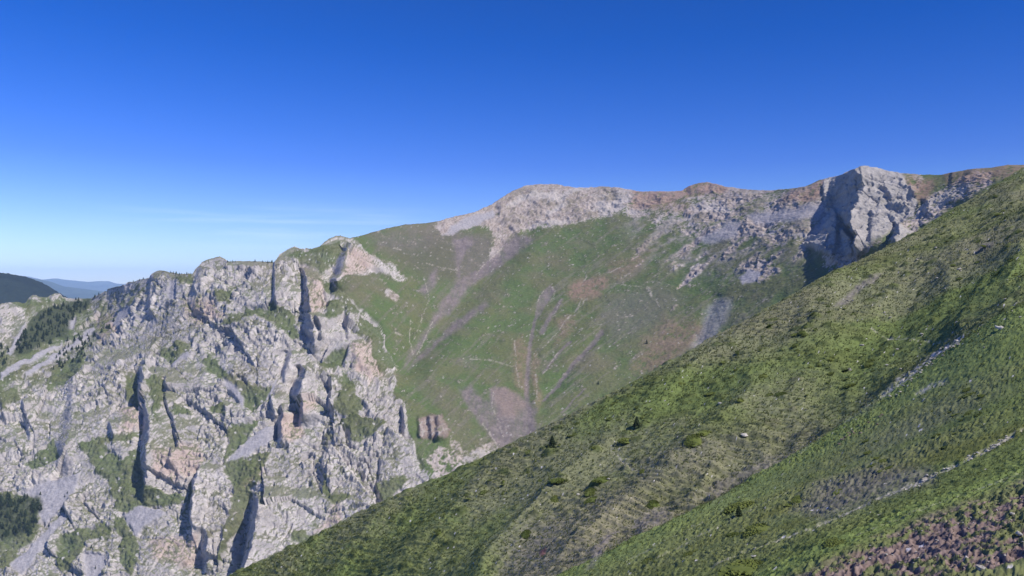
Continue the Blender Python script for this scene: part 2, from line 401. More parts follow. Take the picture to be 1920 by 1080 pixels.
# buttress edges: rows (v, left, right), step forward, decay right, recess left, decay left, taper top, taper bottom
STEPS = [
 ([(698,264,272),(740,257,268),(775,262,276),(800,264,282),(850,262,274),(885,264,271)], 24, 55, 7, 20, 8, 30),
 ([(842,315,321),(862,314,321)], 9, 25, 0, 9, 5, 10),
 ([(1000,376,388),(1045,370,382)], 13, 30, 8, 10, 8, 12),
 ([(940,472,482),(985,458,476),(1030,450,468),(1070,443,452)], 34, 90, 15, 20, 14, 30),
 ([(900,470,490),(940,466,484)], 10, 40, 0, 9, 12, 20),
 ([(760,42,47),(790,45,53)], 12, 35, 0, 9, 6, 20),
 ([(796,203,208),(815,205,213)], 9, 30, 0, 9, 6, 10),
 ([(757,415,422),(778,413,419)], 9, 22, 0, 9, 4, 10),
 ([(712,308,314),(750,305,311),(788,318,325),(825,328,334)], 4, 30, 6, 6, 6, 12),
 ([(880,366,376),(920,358,364),(960,352,360)], 8, 35, 5, 9, 8, 20),
 ([(462,640,652),(490,628,648),(505,622,646),(518,618,634)], 38, 40, 12, 14, 5, 10),
 ([(500,562,570),(535,567,577),(575,566,581),(588,570,582)], 14, 40, 14, 12, 8, 14),
 ([(490,512,516),(520,511,516),(568,514,520)], 8, 40, 6, 12, 4, 12),
 ([(588,552,592),(612,560,588),(632,574,590)], 22, 25, 6, 8, 6, 8),
 ([(590,588,596),(620,596,604)], 10, 30, 4, 6, 6, 10),
 ([(690,560,574),(715,548,570),(745,545,566),(758,556,566)], 25, 45, 12, 12, 8, 12),
 ([(660,535,548),(690,528,538),(700,526,534)], 8, 22, 6, 8, 6, 10),
 ([(712,616,622),(755,614,621)], 8, 30, 5, 8, 5, 10),
 ([(768,524,532),(795,516,527),(818,516,530)], 15, 24, 6, 9, 6, 6),
 ([(745,502,508),(770,508,515)], 11, 20, 3, 6, 5, 8),
 ([(575,646,653),(618,648,654)], 8, 35, 0, 6, 5, 10),
 ([(640,654,668),(690,655,664)], 5, 24, 0, 6, 5, 20),
 ([(770,748,756),(800,752,760)], 12, 10, 3, 6, 3, 6),
 ([(785,798,808),(812,800,811)], 10, 9, 4, 6, 4, 5),
 ([(785,811,822),(815,812,824)], 10, 18, 4, 6, 4, 5),
 ([(784,778,786),(814,780,788)], 7, 30, 0, 6, 4, 5),
 ([(505,367,380),(560,352,368)], 7, 70, 3, 9, 8, 30),
 ([(500,399,408),(545,396,406)], 4, 30, 3, 9, 5, 12),
 ([(510,280,287),(560,276,284)], 9, 40, 0, 9, 4, 25),
 ([(670,125,150),(760,120,140),(830,100,125)], 16, 90, 0, 9, 15, 40),
 ([(560,52,58),(568,50,57)], 9, 14, 0, 6, 4, 4),
 ([(552,90,96),(565,90,96)], 9, 16, 0, 6, 3, 4),
 ([(930,358,364),(1000,345,356)], 8, 40, 0, 6, 10, 14),
 ([(700,690,700),(760,735,745),(820,690,702)], 0, 30, 0, 6, 10, 14),
 ([(870,530,545),(930,545,560),(1000,560,572)], 0, 40, 4, 9, 14, 24),
 ([(820,600,612),(900,596,610)], 3, 40, 4, 9, 14, 24),
 # the big crag on the right
 ([(314,1588,1600),(328,1562,1612),(345,1556,1622),(362,1556,1614),(382,1562,1606),(400,1570,1597),(418,1580,1594),(440,1600,1606)], 72, 150, 14, 20, 6, 30),
 ([(345,1650,1662),(375,1664,1676)], 6, 40, 2, 9, 8, 12),
 ([(400,1628,1640),(440,1626,1634)], 6, 30, 2, 9, 8, 12),
 ([(396,1556,1566),(420,1535,1567),(445,1518,1568),(462,1506,1566),(470,1520,1560)], 34, 20, 8, 12, 3, 8),
 ([(432,1572,1582),(450,1568,1596),(466,1566,1599)], 26, 20, 8, 8, 4, 6),
 ([(420,1676,1688),(435,1670,1688),(452,1666,1680)], 28, 20, 8, 8, 5, 8),
 ([(378,1728,1742),(395,1726,1742)], 12, 16, 5, 8, 5, 8),
 ([(400,1738,1748),(416,1720,1736)], 10, 18, 3, 8, 5, 6),
 ([(318,1812,1824),(332,1800,1812)], 7, 30, 2, 8, 3, 8),
 ([(324,1780,1786),(340,1776,1784)], 5, 20, 2, 8, 3, 8),
 ([(345,1286,1296),(358,1283,1294)], 4, 30, 3, 8, 3, 6),
 ([(352,1140,1160),(375,1150,1166)], 6, 40, 2, 9, 6, 14),
 ([(425,952,964),(440,958,974)], 8, 14, 2, 6, 4, 6),
 ([(380,928,938),(396,930,940)], 8, 14, 2, 6, 4, 6),
]
mZ0 = mZ.copy()
for rows, dz, R, rec, Lr, tb, bb in STEPS:
    if dz == 0: continue
    r = np.array(rows, float); v0, v1 = r[0, 0], r[-1, 0]; bb = max(bb * 2.2, dz * (1.7 if v0 > 500 else .95)); tb = max(tb, 1.35 * dz * max(0, v0 - 540) / 780 + 4)
    m = (mV > v0 - tb - 2) & (mV < v1 + bb + 2) & (mU > r[:, 1].min() - 5 * Lr) & (mU < r[:, 2].max() + 4.5 * R)
    u_, v_ = mU[m], mV[m]
    wob = 3.0 * pnoise(u_ * .05, v_ * .08, 0, int(dz)) if r[0, 2] - r[0, 1] > 4 else 0
    ul = np.interp(v_, r[:, 0], r[:, 1]) + wob; ur = np.interp(v_, r[:, 0], r[:, 2]) + wob
    s = smooth(0, 1, (u_ - ul) / np.maximum(ur - ul, 1))
    win = smooth(v0 - tb, v0, v_) * (1 - smooth(v1, v1 + bb, v_))
    off = dz * s * np.exp(-np.maximum(0, u_ - ur) / R) - rec * (1 - s) * np.exp(-np.maximum(0, ul - u_) / Lr)
    mZ[m] -= off * win
# concave gullies and rounded spurs of the grass bowl (wide folds)
def fold(P, w, depth):
    global mZ
    d, _ = line_d(P, mU, mV, 4 * w)
    mZ = mZ + depth * np.exp(-(d / w) ** 2)
fold([(985,440),(930,490),(870,560),(815,630),(765,690)], 24, 14)
fold([(1035,545),(1002,600),(990,700),(988,800)], 13, 3.5)
fold([(1000,470),(960,540),(900,600),(840,665),(810,690)], 26, -10)
fold([(1130,620),(1075,683),(1018,752)], 10, 5)
fold([(775,520),(790,600),(775,660)], 14, 7)
fold([(1340,560),(1310,640)], 14, 7)
MP = world(mU, mV, mZ)
# back of the ridges: falls away behind the crest
tb = (np.linspace(0, 1, NB + 1)[1:, None]) ** 1.6
top = MP[-1]; dirn = np.stack([(mcol - CU) / F, np.ones_like(mcol), 0 * mcol], -1)
back = top[None] + dirn[None] * (tb[..., None] * 420) - np.array([0, 0, 1.0]) * (tb[..., None] * 300)
MPa = np.concatenate([MP, back], 0)
mUa = np.concatenate([mU, np.broadcast_to(mcol, (NB, len(mcol)))], 0)
mVa = np.concatenate([mV, np.broadcast_to(vs, (NB, len(mcol)))], 0)
X, Y, Zz = MPa[..., 0], MPa[..., 1], MPa[..., 2]
# bedding and relief follow the un-notched hillside, so faces of the buttresses are not smeared
B0 = world(mU, mV, mZ0 * .5 + mZ * .5)
back0 = B0[-1][None] + (back - top[None])
B0 = np.concatenate([B0, back0], 0)
Bs = np.concatenate([world(mU, mV, mZ0), back0], 0)
BN = grid_normals(Bs)
X, Y, Zz = B0[..., 0], B0[..., 1], B0[..., 2]
# ---- where is what
n1 = fbm(X * .02, Y * .02, Zz * .02, 5, 101, .6)
n2 = fbm(X * .09, Y * .09, Zz * .09, 4, 107, .6)
n3 = fbm(X * .35, Y * .35, Zz * .35, 2, 109)
wu = mUa + 9 * fbm(mUa * .022, mVa * .022, 0, 4, 113); wv = mVa + 7 * fbm(mUa * .022, mVa * .022, 4, 4, 117)
wu2 = mUa + 3 * fbm(mUa * .06, mVa * .06, 0, 3, 113); wv2 = mVa + 3 * fbm(mUa * .06, mVa * .06, 4, 3, 117)
def area(P, soft=6, fine=False):
    return smooth(-soft, soft, poly_sd(P, wu2 if fine else wu, wv2 if fine else wv)) 
def streak(P, w0, w1=None, soft=1.6):
    d, ps = line_d(P, mUa + .6 * n2 * 3, mVa, 40)
    w = w0 + ((w1 if w1 is not None else w0) - w0) * ps
    return 1 - smooth(w * .3, w * .3 + soft + w * .5, d + 1.0 * n2)
ROCKZ = [(-400,520),(530,440),(640,430),(668,452),(700,484),(740,498),(772,522),(760,530),(720,518),(660,512),(628,518),(645,545),(680,573),(716,608),
         (722,645),(742,690),(735,735),(760,760),(768,800),(790,880),(812,912),(700,1200),(-400,1200)]
rock = area(ROCKZ, 5)
rub = area([(775,890),(800,850),(850,828),(880,845),(930,830),(945,850),(870,920),(780,940)], 8) * .55
rub = np.maximum(rub, .45 * area([(700,690),(745,680),(752,705),(735,730),(700,725)], 8))
rub = np.maximum(rub, area([(784,785),(800,783),(826,778),(842,805),(838,820),(786,818)], 3, True))
rub = np.maximum(rub, .8 * area([(722,545),(735,543),(748,556),(742,566),(726,556)], 3, True))
rub = np.maximum(rub, .5 * area([(660,455),(690,470),(735,495),(775,520),(762,532),(715,515),(670,500)], 5))
SUMMIT = [(815,428),(825,400),(960,330),(1200,340),(1204,366),(1180,385),(1150,402),(1092,417),(1048,425),(1004,427),(975,435),(952,450),(942,468),(926,490),
          (917,470),(928,445),(917,428),(899,421),(858,434),(829,441)]
rub = np.maximum(rub, area(SUMMIT, 9, True))
q1_ = (mUa * .94 - mVa * .34); q2_ = (mUa * .34 + mVa * .94)
RIGHTR = [(1150,400),(1200,340),(1560,310),(1740,310),(1716,381),(1712,400),(1671,430),(1623,463),(1600,500),(1550,505),(1540,470),(1510,462),(1480,450),(1440,470),(1400,440),
          (1370,455),(1330,440),(1290,445),(1240,432),(1222,415)]
rub = np.maximum(rub, area(RIGHTR, 8) * (.40 + .6 * smooth(-.45, .35, fbm(q1_ * .012, q2_ * .05, 0, 4, 133))))
rub = np.maximum(rub, .75 * area([(1715,405),(1735,375),(1760,360),(1790,345),(1800,330),(1860,320),(1860,345),(1760,400),(1700,450),(1665,455),(1685,415)], 8))
# streaky rubble bands running down-left across the grass
q1 = (mUa * .80 - mVa * .6); q2 = (mUa * .6 + mVa * .8)
st = fbm(q1 * .012, q2 * .06, 0, 4, 131)
zone = np.maximum(.95 * area([(1222,425),(1380,425),(1530,470),(1500,520),(1400,540),(1300,560),(1230,585),(1190,520),(1120,500),(1160,470)], 30), 0)
streaky = smooth(.22, .42, st + .22 * n2 - .45 * (1 - zone) - .0012 * np.maximum(0, mVa - 460) - .0016 * np.maximum(0, 1300 - mUa)) * smooth(.02, .4, zone)
rub = np.maximum(rub, streaky)
rub = np.maximum(rub, .8 * area([(1392,505),(1420,482),(1455,490),(1460,510),(1425,532),(1400,530)], 7))
# crag meadows and ledges
GR = [
 [(400,607),(442,583),(517,571),(555,585),(563,636),(548,640),(539,617),(483,594),(430,604)],
 [(385,655),(400,668),(416,693),(460,716),(517,722),(514,742),(495,752),(479,768),(458,757),(440,722),(404,704),(379,676)],
 [(331,641),(353,647),(345,665),(319,680),(293,671),(300,655)],
 [(232,704),(266,700),(262,720),(256,767),(236,752)],
 [(276,705),(304,704),(310,720),(302,760),(290,782),(282,745)],
 [(236,850),(262,846),(268,875),(268,905),(303,915),(344,932),(350,945),(300,945),(246,962),(211,955),(204,900)],
 [(418,868),(480,846),(512,845),(500,870),(478,900),(466,935),(450,990),(425,1020),(405,1060),(412,980),(440,930)],
 [(165,834),(204,815),(262,810),(262,822),(200,835),(170,850)],
 [(113,1003),(160,990),(197,981),(210,1000),(160,1020),(150,1055),(120,1090),(108,1060)],
 [(218,971),(240,978),(258,1015),(262,1050),(246,1090),(232,1080)],
 [(597,869),(612,895),(628,937),(648,923),(660,935),(630,950),(610,930)],
 [(695,904),(752,888),(775,895),(740,930),(717,935)],
 [(537,1010),(565,992),(592,1000),(570,1020)],
 [(639,791),(660,780),(699,784),(720,790),(702,820),(660,823)],
 [(597,682),(620,660),(650,650),(640,690),(612,696)],
 [(614,561),(644,562),(650,580),(636,590),(615,592)],
 [(400,544),(439,536),(433,567),(408,562)],
 [(333,517),(364,514),(362,530),(340,534)],
 [(530,480),(560,470),(600,468),(640,452),(640,480),(610,500),(590,495),(565,490),(545,478)],
 [(595,520),(625,520),(650,548),(690,585),(660,590),(640,560),(610,545)],
 [(672,590),(715,612),(720,650),(745,690),(705,700),(690,640),(668,628)],
 [(640,700),(690,760),(660,785),(620,770)],
 [(770,740),(790,800),(800,870),(782,880),(772,800)],
 [(90,690),(120,672),(160,650),(150,690),(120,720),(90,735)],
 [(0,735),(30,725),(40,745),(0,765)],
 [(45,870),(100,820),(110,850),(60,885)],
 [(430,800),(470,790),(495,778),(480,800),(440,850),(420,862)],
 [(150,830),(185,820),(230,870),(205,900),(170,870)],
 [(350,900),(362,895),(352,960),(340,960)],
 [(315,755),(350,760),(355,775),(325,780)],
 [(395,760),(418,755),(418,780),(400,778)],
]
gr = np.zeros_like(mUa)
for P in GR: gr = np.maximum(gr, area(P, 5))
gr = np.maximum(gr, .8 * area([(20,566),(70,558),(95,562),(170,560),(190,556),(150,600),(100,660),(60,700),(20,720),(-20,760),(-20,680),(30,640),(60,600)], 6))
gr = np.maximum(gr, .55 * area([(100,600),(180,556),(285,520),(285,545),(250,575),(220,600),(180,640),(120,700),(60,740),(0,740),(60,690)], 10))
gr = np.maximum(gr, .9 * area([(-40,920),(75,926),(80,965),(62,1012),(22,1062),(-20,1090),(-60,1090)], 8))
# screes: smooth fine stone
SC = [
 [(39,922),(100,898),(148,883),(140,922),(123,946),(84,983),(74,967),(70,936)],
 [(232,967),(260,946),(313,960),(275,985),(253,1005)],
 [(158,1038),(197,1040),(200,1060),(180,1095),(160,1095)],
 [(517,795),(514,822),(467,852),(426,867),(445,843),(470,820),(492,802)],
 [(416,708),(442,722),(457,745),(458,766),(442,745),(426,729)],
 [(350,658),(354,664),(322,686),(318,682)],
 [(247,572),(245,589),(222,616),(209,604),(228,578)],
 [(319,526),(331,526),(333,561),(313,561)],
 [(122,606),(144,592),(139,618),(125,618)],
 [(39,617),(48,600),(40,640),(19,668),(12,660)],
 [(45,700),(110,655),(175,612),(180,618),(120,662),(50,708)],
 [(0,700),(45,672),(118,640),(118,646),(50,682),(0,712)],
 [(20,1060),(60,1020),(90,990),(120,960),(125,975),(70,1040),(40,1080)],
]
sc = np.zeros_like(mUa)
for P in SC: sc = np.maximum(sc, area(P, 2.2, True))
sc = np.maximum(sc, .6 * area([(1324,580),(1345,562),(1368,560),(1360,600),(1335,640),(1301,660),(1312,625)], 9))
sc = np.maximum(sc, streak([(519,712),(505,738),(486,770)], 2, 1.5))
sc = np.maximum(sc, .8 * area([(1310,445),(1385,412),(1385,440),(1340,460)], 5))
sc = np.maximum(sc, area([(1385,522),(1405,505),(1430,510),(1420,528),(1395,535)], 3, True))
sc = np.maximum(sc, .9 * area([(1500,465),(1545,400),(1552,395),(1540,430),(1508,462)], 4, True))
sc = np.maximum(sc, .8 * area([(1400,400),(1540,385),(1560,395),(1540,410),(1420,415)], 6))
sc = np.maximum(sc, .85 * area([(829,441),(858,434),(899,421),(930,405),(925,396),(880,405),(850,420)], 3, True))
# purple-brown shale screes of the bowl
PU = [
 [(946,452),(985,440),(1000,450),(963,483),(917,512),(876,544),(845,590),(823,600),(779,664),(757,690),(765,665),(800,620),(817,582),(858,524),(899,501),(928,472)],
 [(911,566),(918,572),(886,594),(823,645),(800,668),(765,692),(775,675),(800,655),(848,607)],
 [(850,448),(887,442),(893,455),(872,475),(866,490),(864,525),(857,522),(856,490)],
 [(817,503),(820,530),(797,555),(785,546)],
 [(861,728),(886,724),(905,745),(917,750),(920,727),(949,724),(965,738),(982,748),(1004,765),(1004,810),(955,835),(934,843),(902,795),(873,757)],
]
pu = np.zeros_like(mUa)
for P in PU: pu = np.maximum(pu, area(P, 6, True))
pu = np.maximum(pu, .9 * area([(1033,536),(1040,545),(1024,577),(1006,600),(1001,600),(1008,562),(1019,545)], 2.5, True))
pu = np.maximum(pu, .35 * area([(690,445),(760,425),(830,425),(850,445),(800,465),(720,470)], 12))
pu = np.maximum(pu, .4 * area([(850,440),(920,440),(925,480),(880,520),(850,510)], 10))
pu = np.maximum(pu, .35 * area([(842,670),(880,665),(890,690),(860,692)], 8))
pu = pu * (.68 + .32 * smooth(-.5, .25, fbm(mUa * .10, mVa * .014, 0, 4, 187) + .3 * n2))
pale = np.zeros_like(mUa)
for a in [([(1003,598),(996,632),(992,667),(989,702),(987,749),(990,790)], 3.5, 8), ([(1012,560),(1003,600),(997,640)], 1.4, 2), ([(1053,563),(1037,587),(1015,623)], 4, 6),
          ([(1128,623),(1106,651),(1075,683),(1043,724),(1018,752)], 7, 2), ([(1068,642),(1043,667),(1018,698)], 4, 1),
          ([(1097,730),(1053,774)], 1, 1), ([(1012,800),(1000,825)], 0, 0)]:
    pu = np.maximum(pu, .85 * streak(*a))
for a in [([(1100,560),(1082,582),(1065,597),(1054,612)], 2.0, 1.0), ([(1092,561),(1078,585),(1062,600)], 1.4, 1), ([(1054,612),(1028,642),(1002,670)], 1.0, .5), ([(1047,660),(1030,684)], 1.8, .8),
          ([(1018,700),(1035,685)], 1, 1), ([(1030,538),(1014,550),(1008,566)], 1.0, .6), ([(1033,538),(1041,546),(1030,570)], 1.0, .6),
          ([(1052,563),(1044,578),(1038,590)], 1.2, 1), ([(925,735),(922,760),(935,790),(943,820)], 1.2, .8),
          ([(770,600),(768,640),(775,665)], 1.5, 1.5), ([(795,520),(805,560),(790,600),(775,640)], .8, .8), ([(812,600),(790,650),(780,668)], .9, .9),
          ([(880,672),(920,675),(961,688)], 1.1, .8), ([(965,640),(968,690),(975,730)], 1.2, 1), ([(1004,690),(1008,750)], 1.2, 1),
          ([(905,793),(925,825),(934,842)], 1.6, 1.6), ([(800,493),(830,503),(858,508)], .9, .9), ([(1092,505),(1100,520),(1092,528)], 2, 1),
          ([(1150,529),(1175,534),(1205,537)], .8, .7), ([(1168,498),(1150,508),(1140,512)], 1.8, 1), ([(1180,512),(1165,520)], 2, 2),
          ([(1345,560),(1325,600),(1310,640)], 1.2, .8), ([(1230,560),(1236,575)], 3, 1), ([(1215,540),(1222,555)], 6, 3), ([(940,466),(918,488),(897,507)], 2.5, 1.4),
          ([(740,465),(752,468)], 1.5, 1.5), ([(705,520),(718,524)], .8, .8), ([(742,624),(753,629)], 3, 2),
          ([(1010,424),(1060,422),(1110,410),(1160,400)], 1.5, 1.2)]:
    pale = np.maximum(pale, .8 * smooth(-.6, .1, n2 + n3) * streak(*a, soft=.6))
tan = .9 * area([(1062,545),(1075,530),(1130,522),(1140,532),(1106,559),(1075,562)], 9)
tan = np.maximum(tan, .5 * area([(1140,500),(1200,470),(1230,470),(1190,510),(1150,525)], 12))
tan = np.maximum(tan, .6 * area([(1185,700),(1210,640),(1250,600),(1310,600),(1330,640),(1240,700)], 20))
tan = np.maximum(tan, .5 * area([(958,640),(980,630),(988,700),(985,745),(968,720)], 6))
tan = np.maximum(tan, .5 * area([(996,660),(1010,680),(1016,750),(1004,770)], 5))
tan = np.maximum(tan, .6 * area([(925,725),(960,728),(985,760),(970,780),(940,775)], 8))
tan = np.maximum(tan, .45 * area([(1040,600),(1075,590),(1080,620),(1040,650)], 8))
tan = np.maximum(tan, .9 * area([(1690,335),(1720,330),(1760,335),(1745,375),(1725,385),(1712,365)], 8))
red = .8 * area([(1180,352),(1210,355),(1290,350),(1300,365),(1230,392),(1180,385)], 8)
red = np.maximum(red, .85 * area([(1280,345),(1325,336),(1370,350),(1350,366),(1290,372)], 6))
red = np.maximum(red, .8 * area([(1480,362),(1548,334),(1552,350),(1530,378),(1460,380)], 8))
red = np.maximum(red, .5 * area([(1240,375),(1300,380),(1290,400),(1240,395)], 10))
red = np.maximum(red, .6 * area([(1770,322),(1930,300),(1930,330),(1850,340),(1780,350)], 8))
pink = .8 * area([(522,770),(560,770),(570,815),(540,828),(522,820)], 5)
for P in [[(560,745),(590,740),(600,760),(570,765)],[(655,645),(690,640),(720,700),(690,720),(660,700)],[(565,490),(600,500),(610,560),(590,600),(578,560)],[(650,470),(690,480),(700,510),(650,510)],
          [(290,840),(370,830),(375,880),(330,900),(290,880)],[(225,760),(262,760),(262,800),(225,815)],[(280,1010),(370,1000),(360,1060),(290,1050)],[(440,870),(490,850),(490,890),(440,930)],
          [(340,570),(400,560),(420,590),(360,605)],[(784,785),(840,785),(838,820),(786,818)],[(180,590),(240,580),(230,620),(180,640)],[(590,1000),(640,940),(640,980)]]:
    pink = np.maximum(pink, .75 * area(P, 9))
# ---- displacement
edge_top = smooth(0, 22, mVa - np.concatenate([vs + 0 * mU, vs + 0 * mU[:NB]], 0))
rk = np.clip(rock * (1 - .75 * gr) * (1 - .95 * sc), 0, 1)
craggy = area([(1545,330),(1590,316),(1640,308),(1690,322),(1720,380),(1712,400),(1671,432),(1623,465),(1600,480),(1540,475),(1503,462),(1545,400)], 4, True)
craggy = np.maximum(craggy, area([(1668,452),(1684,415),(1710,435),(1690,455)], 4, True))
rk2 = np.maximum(rk, craggy)
bx = X * .93 + Zz * .36; bz = -X * .36 + Zz * .93                       # tilted beds
dzz = mZ - mZ0
st_ = np.hypot(np.gradient(dzz, axis=0) / np.maximum(.6, np.abs(np.gradient(mV, axis=0))), np.gradient(dzz, axis=1) / 1.6)
for _ in range(2): st_[1:-1, 1:-1] = (st_[1:-1, 1:-1] + st_[:-2, 1:-1] + st_[2:, 1:-1] + st_[1:-1, :-2] + st_[1:-1, 2:]) / 5
att = np.ones_like(mUa); att[:NR] = 1 / (1 + (st_ / 1.3) ** 2)
f1a, f2a, ca, fa_ = worley(bx * .030, Y * .024, bz * .017, 3)
f1b, f2b, cb, fb_ = worley(bx * .085, Y * .07, bz * .05, 4)
f1c, f2c, cc, fc_ = worley(bx * .22, Y * .22, bz * .15, 6)
rd = ridged(bx * .035, Y * .03, bz * .014, 5, 141, .55)
fine = fbm(bx * .16, Y * .16, bz * .09, 4, 151, .6)
crack_a = (1 - smooth(0, .05, f2a - f1a)) * smooth(-.2, .3, n1); crack_b = (1 - smooth(0, .09, f2b - f1b)) * smooth(-.1, .4, n2)
f1d, f2d, cd_, fd_ = worley(bx * .012, Y * .011, bz * .007, 8)
f1e, f2e, ce, fe_ = worley(bx * .48, Y * .48, bz * .36, 9)
rough = .32 + .75 * smooth(-.35, .45, fbm(X * .012, Y * .012, Zz * .012, 3, 191))      # smooth slabs here, broken rock there
blk = (cd_ - .5) * 6 + fd_ * 9 + rough * ((ca - .5) * 3 + fa_ * 4.5 + att * ((cb - .5) * 1.6 + (cc - .5) * 1.0 + fb_ * 2.4 + fc_ * 1.4 + fe_ * 1.0))
amp = .25 + .75 * edge_top
disp = rk2 * amp * (blk * (1 - .4 * craggy) + rough * (3.6 * att * (rd - .75) + 1.5 * att * fine) - 3.2 * crack_a - 1.6 * att * crack_b + .8 * att * n3 + craggy * 2.5 * ridged(X * .06, Y * .06, Zz * .008, 3, 161))
lump = np.clip(rub, 0, 1) * (1 - rk2) * (1 - sc)
disp += lump * (.35 + .65 * edge_top) * (1.5 * fine + 1.5 * (cc - .35) * (cc > .5) + 2.0 * (rd - .7) + .6 * n3 + 2.5 * fa_ + 3 * n1)
disp += (1 - rk2) * (1 - lump) * (1.6 * n1 * edge_top + .45 * n2 + .25 * n3)
disp += rock * gr * amp * (1 - sc) * (1.8 * n2 + 1.0 * n3 + 3 * n1)
lowfade = 1
MQ = MPa + BN * disp[..., None]
MN = grid_normals(MQ)
nz = MN[..., 2]
# ---- colours (what the ground is made of)
pick = lambda *a: np.array(a)
g1 = mix(pick(.090, .128, .044), pick(.120, .130, .056), smooth(-.6, .6, n1)[..., None])
g1 = mix(g1, pick(.060, .076, .030), (.7 * smooth(.25, .8, n2 + .2 * n3))[..., None])
g1 = mix(g1, pick(.15, .13, .085), (.5 * smooth(.1, .7, fbm(X * .012, Y * .012, Zz * .012, 4, 171)))[..., None])
rc = mix(pick(.35, .32, .305), pick(.53, .485, .455), smooth(-.7, .7, n2 + .6 * (cb - .5))[..., None])
rc = mix(rc, pick(.25, .24, .235), (.5 * smooth(.1, .8, fbm(bx * .05, Y * .05, bz * .02, 4, 175)))[..., None])
rc = mix(rc, pick(.46, .33, .27), (pink * .75)[..., None])
ledge = smooth(.60, .84, nz + .18 * n2 + .10 * n1)
ledge = np.clip(ledge * .8, 0, 1)
moss = smooth(.22, .46, n2 * .5 + n3 * .55 + .25 * n1 + .5 * (.25 - f1c) * (cc > .6)) * .8                       # plants in the cracks
rockcol = mix(rc, mix(g1, pick(.16, .15, .10), .3), np.clip(ledge + moss, 0, .92)[..., None])
rubcol = mix(pick(.25, .205, .175), pick(.42, .36, .32), smooth(-.5, .5, n3 + .5 * n2)[..., None])
rubcol = mix(rubcol, pick(.17, .15, .10), (.6 * smooth(.0, .6, n1 * .8 + n2 * .4))[..., None])
rubcol = mix(rubcol, pick(.46, .42, .39), (.6 * smooth(.1, .5, fbm(q1_ * .014, q2_ * .05, 0, 4, 135)))[..., None])
c = g1.copy()
fs = smooth(.15, .6, fbm(q1 * .012, q2 * .16, 0, 4, 181) + .2 * n2) * smooth(960, 1060, mUa) * smooth(400, 440, mVa)
c = mix(c, pick(.20, .18, .14), (.45 * fs)[..., None])
fl = smooth(.15, .6, fbm((mUa * .7 - mVa * .7) * .014, (mUa * .7 + mVa * .7) * .13, 0, 4, 183)) * (1 - smooth(920, 1000, mUa))
c = mix(c, pick(.17, .15, .12), (.4 * fl)[..., None])
c = mix(c, pick(.105, .10, .065), (.8 * area([(690,440),(930,440),(930,500),(860,530),(800,520),(760,500)], 20))[..., None])
c = mix(c, pick(.13, .128, .095), (.7 * area([(1130,560),(1240,530),(1280,560),(1230,620),(1140,640)], 22))[..., None])
apron = area([(1160,405),(1240,385),(1540,370),(1550,440),(1510,480),(1440,500),(1360,520),(1290,510),(1220,470)], 38)
c = mix(c, pick(.31, .275, .245), (.75 * apron * smooth(-.45, .5, st + .5 * n2))[..., None])
lm = smooth(.30, .72, np.clip(rub, 0, 1) + .45 * n3 + .40 * n2)
c = mix(c, rubcol, lm[..., None])
c = mix(c, pick(.25, .17, .125), (np.clip(tan, 0, 1) * smooth(-.9, .5, n2 + n3 + .3))[..., None])
c = mix(c, pick(.31, .205, .155), (np.clip(red, 0, 1) * smooth(-.9, .5, n2 + n3 + .3))[..., None])
gm = smooth(.38, .75, gr + .38 * n2 + .30 * n3)
rockfinal = mix(rockcol, mix(g1, pick(.085, .10, .035), .4), (gm * .88)[..., None])
boulders = (gr > .2) & (f1c < .28) & (cc > .84)
rockfinal[boulders] = pick(.42, .40, .38)
c = mix(c, rockfinal, smooth(.42, .58, rock + .12 * n2 + .10 * n3)[..., None])
outc = area([(782,783),(800,780),(828,776),(845,806),(840,822),(784,820)], 2.5, True)
c = mix(c, pick(.21, .155, .13), (.8 * outc * smooth(-.5, .4, n2 + n3 + .3))[..., None])
crgcol = mix(rc, pick(.36, .34, .30), .45) * .86
c = mix(c, crgcol, craggy[..., None])
c = mix(c, mix(pick(.30, .285, .30), pick(.35, .33, .34), smooth(-.5, .5, n3)[..., None]), np.clip(sc, 0, 1)[..., None])
c = mix(c, mix(pick(.155, .125, .13), pick(.215, .175, .17), smooth(-.5, .5, n2 + n3)[..., None]), np.clip(pu, 0, 1)[..., None] * .88)
c = mix(c, pick(.25, .19, .155), (np.clip(tan * pu, 0, 1))[..., None])
c = mix(c, pick(.36, .32, .27), (np.clip(pale, 0, 1) * smooth(-.7, .3, n3 + n2 + .3))[..., None])
stones = (f1c < .22) & (cc > .93) & (rock < .5)
c[stones] = pick(.36, .34, .31)
wood = area([(65,590),(110,570),(172,562),(168,575),(130,602),(120,628),(95,642),(60,655),(25,665)], 4)
wood = np.maximum(wood, area([(-20,930),(75,930),(78,960),(60,1000),(0,1010),(-40,1000)], 5))
c = mix(c, pick(.05, .06, .032), (.9 * wood)[..., None])
MC = np.clip(c, .012, .7)

